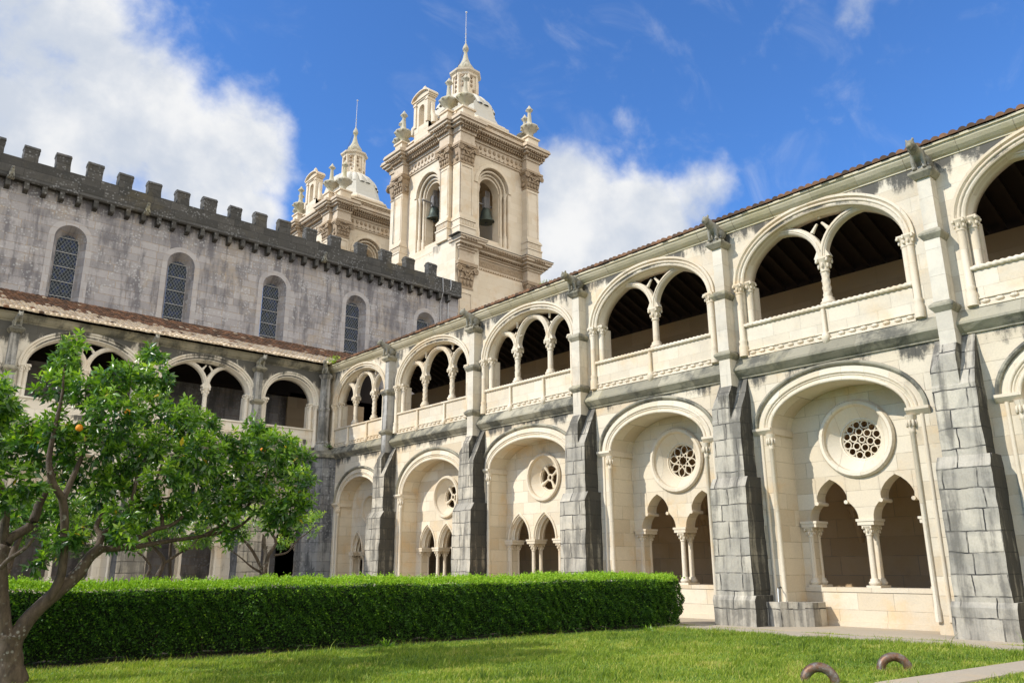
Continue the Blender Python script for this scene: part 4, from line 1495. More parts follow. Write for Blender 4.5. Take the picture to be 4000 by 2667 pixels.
    # balustrade of pierced scrolls with corner pedestals
    for T, half, pw, off, bh in faces:
        b = MB(T)
        b.box(-bh, bh, off - .32, off - .05, 35.46, 35.62)
        b.box(-bh, bh, off - .34, off - .03, 36.18, 36.32)
        b.box(-bh, bh, off - .16, off - .10, 35.62, 36.18)
        bal = b.build('balustrade', M_tower, W_)
        b = MB(T)
        n = int(2 * (bh - .6) / .42)
        for i in range(n):
            x = -bh + .6 + (i + .5) * 2 * (bh - .6) / n
            b.ring(x, 35.90, off - .21, .15, .05, 10, 5)
            b.ell((x + .21, off - .21, 35.78), (.05, .06, .12), 6, 4)
            b.ell((x + .21, off - .21, 36.02), (.05, .06, .12), 6, 4)
            b.ell((x, off - .21, 35.90), (.05, .06, .05), 6, 4)
        b.build('scrollwork', M_carve, bal)
    for T, half, pw, off, bh in faces:
        for sg in (-1, 1):
            a0, a1 = (half - pw, half) if sg > 0 else (-half, -half + pw)
            mid = (a0 + a1) / 2
            b = MB(T)
            b.box(a0 - .05, a1 + .05, -.30, off + .3, 35.452, 35.66)
            b.box(a0 + .08, a1 - .08, -.18, off + .3, 35.66, 36.42)
            b.box(a0 - .03, a1 + .03, -.28, off + .3, 36.42, 36.56)
            p = b.build('pedestal', M_tower, W_)
            b = MB(T)
            b.lathe(mid, .28, [(.30, 36.56), (.22, 36.72), (.20, 36.9), (.34, 37.15), (.66, 37.45), (.78, 37.62), (.74, 37.75), (.48, 37.86), (.26, 38.0), (.20, 38.3), (.15, 39.0), (.14, 39.2),
                               (.28, 39.3), (.30, 39.42), (.20, 39.55), (.10, 39.72), (.02, 39.85)], 12)
            for i in range(9):
                a = 2 * PI * i / 9
                b.ell((mid + .70 * math.cos(a), .28 + .70 * math.sin(a), 37.62), (.14, .14, .12), 6, 4)
            for i in range(6):
                a = 2 * PI * i / 6
                b.ell((mid + .27 * math.cos(a), .28 + .27 * math.sin(a), 39.36), (.08, .08, .07), 6, 4)
            b.build('urn', M_finial, p)
    # bell gable in the middle of the nave side
    T = faces[1][0]
    b = MB(T)
    cu = arch_curve(.2, .48, 38.9, .48, 37.0, 16)
    GS, GZ = .80, .80
    T0 = T
    b.T = T = lambda a, d, z: T0(.2 + (a - .2) * GS, d, 35.5 + (z - 35.5) * GZ)
    b.panel(-1.05, 1.45, 36.3, 40.0, [(p[0], p[1]) for p in cu], -.25, .35)
    b.box(-1.05, 1.45, -.24, .34, 35.5, 36.99)
    b.box(-1.30, 1.70, -.42, .48, 40.0, 40.14)
    b.box(-1.20, 1.60, -.34, .42, 39.86, 40.0)
    ped = [(.2 + 1.5 * math.cos(PI - PI * i / 16) , 40.14 + .72 * math.sin(PI * i / 16)) for i in range(17)]
    b.prism_d(ped, -.25, .35)
    b.sweep(ped, [(0, -.46), (.13, -.46), (.13, .5), (0, .5)])
    for sg in (-1, 1):
        x = .2 + sg * 1.05
        b.box(x - .18, x + .18, -.36, .40, 37.0, 39.86)
        b.box(x - .24, x + .24, -.42, .44, 39.5, 39.66)
        b.tube([(x + sg * .25, .05, 39.2), (x + sg * .32, .05, 38.4), (x + sg * .42, .05, 37.8), (x + sg * .72, .05, 37.35), (x + sg * .75, .05, 36.6)], [.14, .15, .2, .3, .3], 8)
    b.lathe(.2, .05, [(.2, 40.9), (.12, 41.05), (.20, 41.3), (.22, 41.45), (.12, 41.65), (.02, 41.8)], 10)
    b.build('bell_gable', M_tower, W_)
    # octagonal drum, ribbed dome, lantern, finial
    def octo(b, prof, n=8):
        b.lathe(cx, cy, prof, n, False, PI / 8)
    b = MB()
    octo(b, [(4.15, 35.4), (4.15, 36.75), (4.3, 36.82), (4.3, 37.0), (4.1, 37.1), (3.9, 37.35)])
    b.build('dome_base', M_tower, W_)
    b = MB()
    octo(b, [(3.9, 37.34), (3.3, 37.75), (2.98, 38.4), (2.68, 39.55)])
    b.build('dome_skirt', M_dome, W_)
    b = MB()
    prof = [(2.62, 39.5), (2.50, 39.85), (2.25, 40.25), (1.92, 40.6), (1.55, 40.88), (1.30, 41.02)]
    n = 132
    vs = []
    for r, z in prof:
        for i in range(n):
            a = 2 * PI * i / n
            rr = r * (1 + .10 * (abs(math.cos(11 * a)) ** .6 - .7))
            vs.append((cx + rr * math.cos(a), cy + rr * math.sin(a), z))
    b.add(vs, [(j * n + i, j * n + (i + 1) % n, (j + 1) * n + (i + 1) % n, (j + 1) * n + i) for j in range(len(prof) - 1) for i in range(n)], True)
    b.build('dome', M_dome, W_)
    b = MB()
    octo(b, [(1.35, 40.95), (1.35, 41.1), (1.12, 41.2), (1.08, 43.0), (1.2, 43.05), (1.22, 43.25), (1.42, 43.4), (1.46, 43.55), (1.1, 43.62), (.75, 43.7)])
    for i in range(8):
        a = PI / 8 + PI / 4 * i
        b.box(cx + 1.1 * math.cos(a) - .10, cx + 1.1 * math.cos(a) + .10, cy + 1.1 * math.sin(a) - .10, cy + 1.1 * math.sin(a) + .10, 41.2, 43.02)
    lan = b.build('lantern', M_tower, W_)
    for i in range(8):
        b = MB()
        a = PI / 4 * i
        for z in (41.55, 42.0, 42.45, 42.85):
            b.ell((cx + 1.02 * math.cos(a) + .12 * math.sin(a) * (-1) ** int(z * 10), cy + 1.02 * math.sin(a), z), (.14, .14, .17), 6, 5)
        b.build('scroll', M_carve, lan)
    b = MB()
    b.lathe(cx, cy, [(.62, 43.66), (.55, 43.8), (.70, 43.95), (.74, 44.15), (.68, 44.4), (.46, 44.75), (.28, 45.2), (.17, 45.7), (.14, 46.0), (.25, 46.15), (.28, 46.35), (.2, 46.6), (.09, 46.85), (.05, 46.95)], 14)
    for i in range(8):
        a = PI / 4 * i
        b.ell((cx + .66 * math.cos(a), cy + .66 * math.sin(a), 44.15), (.14, .14, .24), 6, 5)
    b.build('finial', M_finial, W_)
    b = MB()
    b.tube([(cx, cy, 46.85), (cx, cy, 47.7), (cx, cy, 50.2)], [.045, .035, .022], 6)
    for z in (47.1, 47.5, 47.9):
        b.lathe(cx, cy, [(.03, z - .05), (.09, z), (.03, z + .05)], 8)
    b.box(cx - .05, cx + .10, cy - .05, cy + .05, 50.18, 50.30)
    b.build('lightning_rod', M_pipe, W_)
    def sag(p, q, k, n=10):
        p, q = Vector(p), Vector(q)
        return [tuple(p.lerp(q, i / n) - Vector((0, 0, 4 * k * (i / n) * (1 - i / n)))) for i in range(n + 1)]
    b = MB()
    b.tube(sag((cx - .05, cy, 46.9), (cx - 1.2, cy - 0.4, 43.6), .12), .02, 5)
    b.build('earth_cable', M_cable, W_)
    b = MB()
    b.tube(sag((cx - 1.25, cy - .4, 43.6), (cx - 1.45, cy - .4, 40.9), .02), .02, 5)
    b.build('earth_cable', M_cable, W_)
    b = MB()
    b.tube([(cx - 4.5, cy + 3.75, 33.0), (cx - 4.52, cy + 3.75, 27.4)], .025, 5)
    b.build('earth_cable', M_cable, W_)
    b = MB()
    b.tube([(cx - 4.50, cy - 2.75, 31.7), (cx - 4.52, cy - 2.75, 27.4)], .02, 5)
    b.build('earth_cable', M_cable, W_)
    b = MB()
    b.tube([(cx - 4.17, cy - 4.87, 31.6), (cx - 4.17, cy - 4.88, 27.4)], .02, 5)
    b.build('earth_cable', M_cable, W_)
    return W_


def corinthian(T, mid, hw, off, z0, z1, parent):
    """flared block with two rows of acanthus, corner volutes and a moulded abacus"""
    b = MB(T)
    h = z1 - z0
    d1 = off + .28
    b.box(mid - hw - .05, mid + hw + .05, -.06, d1, z0, z0 + .07 * h)
    b.frustum((mid - hw, mid + hw, 0, d1), z0 + .07 * h, (mid - hw * 1.22, mid + hw * 1.22, -.20, d1), z0 + .84 * h)
    b.box(mid - hw * 1.42, mid + hw * 1.42, -.34, d1, z0 + .88 * h, z1)
    b.box(mid - hw * 1.32, mid + hw * 1.32, -.26, d1, z0 + .82 * h, z0 + .88 * h)
    for row, (zz, k, r) in enumerate(((.27, 4, .155), (.52, 3, .17))):
        for i in range(k):
            x = mid - hw + (i + .5) * 2 * hw / k
            dd = -.04 - .06 * row
            b.ell((x, dd, z0 + zz * h), (r * 1.05 * hw / .66, .12, h * .15), 7, 5)
            b.ell((x, dd - .12, z0 + (zz + .12) * h), (r * .8 * hw / .66, .10, h * .05), 7, 5)
    for sg in (-1, 1):
        x = mid + sg * hw * 1.22
        for r, k in ((.20, .065), (.10, .05)):
            b.ring(x, z0 + .72 * h, -.27, r * hw / .66 * 1.0, k, 12, 5)
        b.ell((x, -.27, z0 + .72 * h), (.06, .08, .06), 6, 4)
        b.tube([(mid + sg * .08, -.2, z0 + .5 * h), (mid + sg * hw * .6, -.24, z0 + .72 * h), (x, -.28, z0 + .84 * h)], [.06, .07, .06], 6)
        for q in (.25, .5):
            b.ell((mid + sg * (hw + .06), off * .5 + .05, z0 + q * h), (.12, .2, h * .13), 6, 4)
    b.ell((mid, -.34, z0 + .86 * h), (.17, .12, .13), 7, 5)
    b.build('capital', M_carve, parent)


tower_a = tower(0.0, 'nearer taller looking cream baroque bell tower with two dark bell arches and a domed lantern', 'twin bell towers of the church')
tower_b = tower(19.0, 'farther cream baroque bell tower half hidden behind the church battlements', 'twin bell towers of the church')


def bell(loc, R, label):
    t = thing('church_bell', label, 'bell', loc, 'bells hung in the tower arches')
    x, y, z = loc
    b = MB()
    b.lathe(x, y, [(R, z), (R * .97, z + .08), (R * .80, z + .35 * R), (R * .62, z + .9 * R), (R * .55, z + 1.35 * R), (R * .42, z + 1.6 * R), (R * .15, z + 1.7 * R)], 20)
    b.build('bell_body', M_bell, t)
    b = MB()
    b.lathe(x, y, [(.05, z - .22), (.12, z - .12), (.05, z), (.03, z + .3)], 8)
    b.build('clapper', M_iron, t)
    b = MB()
    z1 = z + 1.68 * R
    b.prism_s([(-.14, z1), (.14, z1), (.14, z1 + .95), (-.14, z1 + .95)], -.3, .3)
    b.v = [(vx + x, vy + y, vz) for vx, vy, vz in b.v]
    for q in (-.24, -.08, .08, .24):
        b.tube([(x + q, y - .17, z1), (x + q * .8, y - .17, z1 + 1.5)], .035, 6)
    b.tube([(x - 1.25, y, z1 + .3), (x + 1.25, y, z1 + .3)], .07, 8)
    b.build('headstock', M_white, t)
    return t


bell((38.15, 46.1, 28.55), .72, 'green bronze bell in the shaded south arch of the nearer tower')
bell((35.3, 49.35, 29.05), .66, 'green bronze bell in the sunlit arch of the nearer tower facing the nave')


# ------------------------------------------------------------------ fountain trough in the corner of a buttress
ft = thing('fountain', 'small angular stone water trough with a thin iron spout beside a grey buttress', 'fountain', (20.3, 11.75, 0))
b = MB()
b.prism_z([(20.42, 12.38), (20.02, 12.34), (19.98, 11.86), (20.26, 11.66), (20.46, 11.42), (20.46, 12.38)], 0.02, .64)
b.prism_z([(20.46, 12.38), (20.46, 11.42), (20.62, 11.28), (21.3, 11.28), (21.3, 12.38)], 0.02, .62)
b.build('trough', M_butt, ft)
b = MB()
b.tube([(20.5, 12.05, 1.02), (20.24, 12.0, 1.0), (20.13, 11.97, .99)], .018, 6)
b.build('spout', M_iron, ft)
b = MB()
b.tube([(20.13, 11.97, .985), (20.10, 11.96, .9), (20.09, 11.96, .63)], .014, 6)
b.build('water_jet', M_water, ft)


# ------------------------------------------------------------------ two rusty pipe hoops in the grass
def hoop(c, ang, label):
    b = MB()
    ux, uy = math.cos(ang), math.sin(ang)
    pts = []
    for i in range(15):
        a = PI - PI * i / 14
        pts.append((c[0] + ux * .20 * math.cos(a), c[1] + uy * 0.20 * math.cos(a), .03 + .195 * math.sin(a)))
    pts.append((c[0] + ux * .20, c[1] + uy * .20, -.15))
    b.tube(pts, .066, 16)
    o = b.build('pipe_hoop', M_rust)
    tag(o, label, 'pipe hoop', 'rusty pipe hoops in the lawn')
    return o


hoop((13.10, 5.92), math.radians(-58), 'rusty bent pipe hoop wholly in view beside the concrete path')
hoop((11.06, 6.06), math.radians(-58), 'rusty bent pipe hoop in the lawn cut off by the lower edge')


# ------------------------------------------------------------------ foliage
def leaf_mesh(name, P, D, L, Wd, val, mat, curl=0.18, seed=0):
    """P base points, D unit directions, L lengths, Wd widths: pointed leaves folded along the midrib"""
    rng = np.random.default_rng(seed)
    n = len(P)
    D = D / np.linalg.norm(D, axis=1, keepdims=True)
    U = rng.normal(size=(n, 3)); U[:, 2] += 0.9
    Sx = np.cross(D, U); Sx /= np.linalg.norm(Sx, axis=1, keepdims=True) + 1e-9
    N = np.cross(Sx, D)
    L = L[:, None]; Wd = Wd[:, None]
    mid = P + D * L * .45 - N * L * .02
    tip = P + D * L - N * L * curl
    lf = P + D * L * .42 + Sx * Wd * .5 + N * Wd * .18
    rt = P + D * L * .42 - Sx * Wd * .5 + N * Wd * .18
    V = np.stack([P, lf, tip, rt, mid], 1).reshape(-1, 3)
    base = np.arange(n)[:, None] * 5
    F = np.concatenate([base + np.array([[0, 4, 1]]), base + np.array([[4, 2, 1]]), base + np.array([[0, 3, 4]]), base + np.array([[3, 2, 4]])], 1).reshape(-1, 3)
    me = bpy.data.meshes.new(name)
    me.vertices.add(len(V)); me.vertices.foreach_set('co', V.astype('f').ravel())
    me.loops.add(F.size); me.loops.foreach_set('vertex_index', F.astype('i').ravel())
    me.polygons.add(len(F))
    me.polygons.foreach_set('loop_start', np.arange(0, F.size, 3, dtype='i'))
    me.polygons.foreach_set('loop_total', np.full(len(F), 3, 'i'))
    me.update(calc_edges=True)
    ca = me.color_attributes.new('leaf', 'FLOAT_COLOR', 'POINT')
    col = np.repeat(np.clip(val, 0, 1), 5)
    ca.data.foreach_set('color', np.stack([col, col, col, np.ones_like(col)], 1).astype('f').ravel())
    me.materials.append(mat)
    o = bpy.data.objects.new(name, me)
    C.objects.link(o)
    return o


def unit(v):
    return v / (np.linalg.norm(v, axis=-1, keepdims=True) + 1e-9)


F_, CXP, CYP = 3103.46, 2000.0, 1333.5


def world_at(px, py, y):
    d = _r * ((px - CXP) / F_) - _u * ((py - CYP) / F_) + _f
    t_ = y / d.y
    return np.array([d.x * t_, y, 1.6 + d.z * t_])


def crown(name, blobs, seed, parent, leaf_len=.165, dens=1.0, lightness=0.0, yellow=.004):
    """blobs: (x, y, z, r); shoots sit in each blob's outer half and carry whorls of leaves"""
    rng = np.random.default_rng(seed)
    Ps, Ds, Ls, Ws, Vs = [], [], [], [], []
    for bx, by, bz, r in blobs:
        ns = max(5, int(dens * 420 * r * r + 70 * r * dens))
        dirs = unit(rng.normal(size=(ns, 3)))
        rad = r * np.cbrt(rng.uniform(.22, 1.0, ns))
        base = np.array([bx, by, bz]) + dirs * rad[:, None] * np.array([1, 1.1, .95])
        ax = unit(dirs + np.array([0, 0, .75]) + rng.normal(size=(ns, 3)) * .35)
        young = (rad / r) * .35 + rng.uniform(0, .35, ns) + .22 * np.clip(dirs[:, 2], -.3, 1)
        for i in range(ns):
            k = rng.integers(8, 14)
            a = ax[i]
            t1 = unit(np.cross(a, rng.normal(size=3)))
            t2 = np.cross(a, t1)
            ph = np.arange(k) * 2.4 + rng.uniform(0, 6)
            f = np.linspace(0, 1, k)
            th = np.radians(105 - 78 * f + rng.normal(0, 10, k))
            Dv = a * np.cos(th)[:, None] + (t1 * np.cos(ph)[:, None] + t2 * np.sin(ph)[:, None]) * np.sin(th)[:, None]
            Dv[:, 2] -= .18
            Ps.append(base[i] + a * (f * .13)[:, None])
            Ds.append(Dv)
            l = leaf_len * rng.uniform(.65, 1.2, k) * (1 - .25 * f)
            Ls.append(l)
            Ws.append(l * rng.uniform(.34, .46, k))
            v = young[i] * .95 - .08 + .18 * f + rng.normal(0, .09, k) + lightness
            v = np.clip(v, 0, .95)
            v[rng.random(k) < yellow] = 1.0
            Vs.append(v)
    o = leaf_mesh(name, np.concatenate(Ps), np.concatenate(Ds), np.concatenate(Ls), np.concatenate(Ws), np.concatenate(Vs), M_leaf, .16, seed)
    adopt(o, parent)
    return o


def limbs(name, chains, parent, mat=M_bark, n=9, seed=0):
    rng = random.Random(seed)
    b = MB()
    for pts, r0, r1 in chains:
        # smooth the polyline and let it wander a little
        P = [Vector(p) for p in pts]
        Q = []
        for i in range(len(P) - 1):
            p0, p1, p2, p3 = P[max(i - 1, 0)], P[i], P[i + 1], P[min(i + 2, len(P) - 1)]
            for j in range(5):
                t_ = j / 5
                Q.append(.5 * ((2 * p1) + (p2 - p0) * t_ + (2 * p0 - 5 * p1 + 4 * p2 - p3) * t_ ** 2 + (3 * p1 - p0 - 3 * p2 + p3) * t_ ** 3))
        Q.append(P[-1])
        m = len(Q)
        kn = [rng.uniform(-.08, .12) for _ in range(m // 4 + 3)]
        R = [(r0 + (r1 - r0) * i / (m - 1)) * (1 + kn[i // 4] * (1 - (i % 4) / 4) + kn[i // 4 + 1] * ((i % 4) / 4)) for i in range(m)]
        b.tube([tuple(q + Vector((rng.uniform(-1, 1), rng.uniform(-1, 1), 0)) * r * .05) for q, r in zip(Q, R)], R, n)
    return b.build(name, mat, parent)


def px_blobs(rows, seed, y0, amp):
    rng = np.random.default_rng(seed)
    out = []
    for px, py, rp in rows:
        y = y0 + rng.uniform(-amp, amp)
        w = world_at(px, py, y)
        dist = float((Vector(w) - Vector((0, 0, 1.6))).dot(_f))
        out.append((w[0], w[1], w[2], .79 * rp * dist / F_))
    return out


# the large orange tree in front of the hedge
tree = thing('orange_tree', 'large leaning orange tree in front of the hedge, with a ripe orange in its crown', 'tree', (2.75, 14.0, 0))
rows = [(249, 1443, 55), (262, 1395, 34), (225, 1520, 75), (352, 1535, 85), (455, 1480, 55), (528, 1470, 48), (601, 1415, 40), (610, 1490, 58), (440, 1627, 115), (587, 1605, 100), (704, 1637, 82), (790, 1680, 62),
        (225, 1685, 85), (95, 1675, 75), (45, 1765, 85), (183, 1773, 100), (352, 1759, 115), (513, 1773, 115), (660, 1765, 115), (792, 1780, 95), (917, 1745, 60), (992, 1670, 34), (1000, 1715, 50),
        (1078, 1758, 80), (1150, 1800, 70), (1027, 1838, 95), (1165, 1885, 62), (917, 1865, 95), (770, 1885, 95), (645, 1885, 80), (455, 1869, 78), (110, 1883, 62), (843, 1960, 75), (990, 1945, 82), (1110, 1979, 80),
        (1150, 2045, 42), (902, 2089, 46), (719, 1990, 60), (477, 2015, 58), (440, 2090, 52), (418, 1927, 70), (215, 2015, 62), (249, 2105, 50), (154, 2184, 34), (300, 1880, 45), (560, 1950, 45), (1065, 2060, 30), (1180, 1960, 40), (60, 1960, 55), (35, 2050, 36), (490, 2105, 46), (545, 2030, 45), (620, 1985, 45), (800, 2010, 45), (880, 2030, 45), (300, 1330, 20), (272, 1360, 26), (600, 1385, 24)]
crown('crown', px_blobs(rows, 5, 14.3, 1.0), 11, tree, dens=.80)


def wp(px, py, y):
    return tuple(world_at(px, py, y))


zp = lambda x, y: (x / 1.568, 1900 + y / 1.568)
def chain(pts, y0, y1, r0, r1):
    n = len(pts)
    return ([wp(*zp(*p), y0 + (y1 - y0) * i / (n - 1)) for i, p in enumerate(pts)], r0, r1)


tr = limbs('trunk', [([(2.80, 13.98, -.15), (2.76, 14.0, .1), (2.71, 14.0, .38), (2.68, 14.0, .66)], .21, .155),
                     chain([(70, 960), (110, 900), (200, 780), (330, 660), (470, 540), (550, 430), (620, 372)], 14.0, 14.0, .118, .075)], tree, n=14, seed=2)
limbs('branch', [chain([(600, 385), (700, 378), (800, 372), (930, 350), (1050, 330), (1250, 300), (1450, 250), (1560, 160)], 14.0, 14.5, .056, .022)], tree, seed=3)
limbs('branch', [chain([(200, 780), (290, 690), (350, 600), (385, 480), (395, 260), (385, 90), (335, 0), (300, -90)], 14.0, 13.7, .082, .043)], tree, seed=4)
limbs('branch', [chain([(60, 960), (28, 880), (8, 700), (0, 500), (20, 380), (75, 310), (190, 235), (240, 110), (290, 0), (330, -80)], 14.0, 14.3, .11, .045)], tree, seed=5)
limbs('branch', [chain([(10, 460), (20, 300), (35, 170), (20, 50), (-20, -60)], 14.2, 14.0, .075, .045)], tree, seed=6)
limbs('branch', [chain([(790, 345), (870, 300), (950, 262), (1050, 235), (1120, 180)], 14.1, 13.9, .05, .028)], tree, seed=7)
limbs('branch', [chain([(600, 372), (620, 300), (590, 240), (640, 130), (560, 95)], 14.0, 14.4, .06, .02)], tree, seed=8)
limbs('branch', [chain([(995, 240), (990, 160), (965, 60), (960, -40), (1000, -160)], 14.0, 14.2, .032, .018)], tree, seed=9)
limbs('branch', [chain([(780, 165), (815, 60), (835, -40), (880, -150), (930, -260)], 14.0, 14.2, .035, .018)], tree, seed=10)
limbs('branch', [chain([(620, 300), (700, 220), (800, 160), (920, 100), (1060, 60)], 14.2, 14.6, .04, .015)], tree, seed=11)
limbs('branch', [chain([(385, 90), (440, -40), (500, -180), (560, -330), (640, -450)], 13.8, 14.1, .05, .016)], tree, seed=12)
limbs('branch', [chain([(335, 0), (300, -150), (330, -330), (380, -560), (390, -720)], 13.8, 14.0, .05, .014)], tree, seed=13)
limbs('branch', [chain([(0, 500), (60, 440), (150, 380), (210, 310)], 13.6, 13.4, .035, .02)], tree, seed=14)
limbs('branch', [chain([(1250, 300), (1350, 240), (1480, 150), (1600, 20), (1640, -120)], 14.3, 14.6, .035, .012)], tree, seed=15)
for (px, py), y in (((499, 1611), 13.35), ((1028, 1756), 13.75), ((310, 1671), 13.5)):
    w = world_at(px, py, y)
    b = MB()
    b.ell(tuple(w), (.055, .055, .055), 16, 12)
    b.build('orange', M_orange, tree)

# another orange tree, mostly cut off at the left border
t2 = thing('orange_tree', 'orange tree showing only a few leafy shoots at the picture border', 'tree', (0.2, 13.2, 0))
rows = [(5, 1600, 48), (10, 1520, 40), (-60, 1560, 80), (-80, 1680, 120), (-120, 1850, 140), (-220, 1650, 150), (-250, 1800, 160), (-300, 1500, 120)]
crown('crown', px_blobs(rows, 8, 13.2, .4), 21, t2, dens=.8)
limbs('trunk', [([(.2, 13.2, -.1), (.25, 13.2, .7), (.35, 13.2, 1.5), (.5, 13.2, 2.6), (.7, 13.2, 3.6)], .17, .05)], t2, seed=16)

# orange trees behind the hedge
t3 = thing('orange_tree', 'slender sparse orange tree behind the hedge, before the dark corner buttress', 'tree', (8.83, 19.0, 0))
zq = lambda pts, y, r0, r1: ([wp(*zp(*p), y) for p in pts], r0, r1)
limbs('trunk', [([(8.80, 19.0, -.1), (8.80, 19.0, .7), (8.82, 19.0, 1.38)], .08, .065), zq([(1620, 540), (1640, 430), (1690, 340), (1650, 260), (1660, 180)], 19.0, .055, .018),
                zq([(1620, 540), (1550, 400), (1480, 310), (1450, 250)], 19.1, .045, .015), zq([(1680, 420), (1760, 400), (1820, 330), (1880, 285), (1940, 230)], 18.9, .025, .009),
                zq([(1610, 530), (1540, 490), (1470, 430), (1400, 380)], 19.2, .03, .01)], t3, seed=17)
rows = [(1060, 2050, 36), (1190, 2052, 30), (1215, 2022, 26), (1225, 2070, 20), (1100, 2120, 26), (940, 2060, 36), (960, 2110, 22), (1245, 2020, 14), (1000, 2020, 50), (1075, 2000, 45), (905, 2120, 18)]
crown('crown', px_blobs(rows, 9, 19.0, .35), 31, t3, leaf_len=.10, dens=.8, lightness=.16)
t4 = thing('orange_tree', 'bushy small orange tree behind the hedge under the long low branch', 'tree', (6.4, 19.0, 0))
limbs('trunk', [([(6.42, 19.0, -.1), (6.42, 19.0, .7), (6.43, 19.0, 1.36)], .09, .07), zq([(960, 560), (1000, 470), (985, 420), (940, 370), (900, 300)], 19.0, .06, .02),
                zq([(1000, 470), (1050, 440), (1110, 400), (1160, 375), (1230, 300)], 19.0, .04, .012), zq([(1040, 560), (1040, 470), (1050, 300), (1080, 200)], 19.2, .05, .02),
                zq([(900, 540), (920, 490), (880, 430), (840, 400)], 18.9, .035, .015)], t4, seed=18)
rows = [(745, 2080, 60), (660, 2060, 55), (800, 2110, 34), (830, 2060, 45), (600, 2090, 40), (560, 2040, 50), (700, 2000, 70), (560, 2130, 26), (720, 2140, 22)]
crown('crown', px_blobs(rows, 10, 19.0, .4), 41, t4, leaf_len=.11, dens=1.0, lightness=.10)
t5 = thing('orange_tree', 'dark leafy orange tree behind the hedge, farthest from the dark corner buttress', 'tree', (3.6, 20.5, 0))
limbs('trunk', [([(3.6, 20.5, -.1), (3.62, 20.5, .9), (3.7, 20.5, 1.8), (3.9, 20.5, 2.7)], .11, .05)], t5, seed=19)
rows = [(230, 1960, 80), (330, 1990, 60), (150, 1990, 60), (290, 2080, 60), (240, 2150, 40), (90, 2010, 60), (390, 1975, 60), (400, 2060, 55), (200, 2080, 60), (60, 2090, 50), (330, 2140, 45), (20, 2000, 60)]
crown('crown', px_blobs(rows, 12, 20.5, .5), 51, t5, leaf_len=.15, dens=.7)


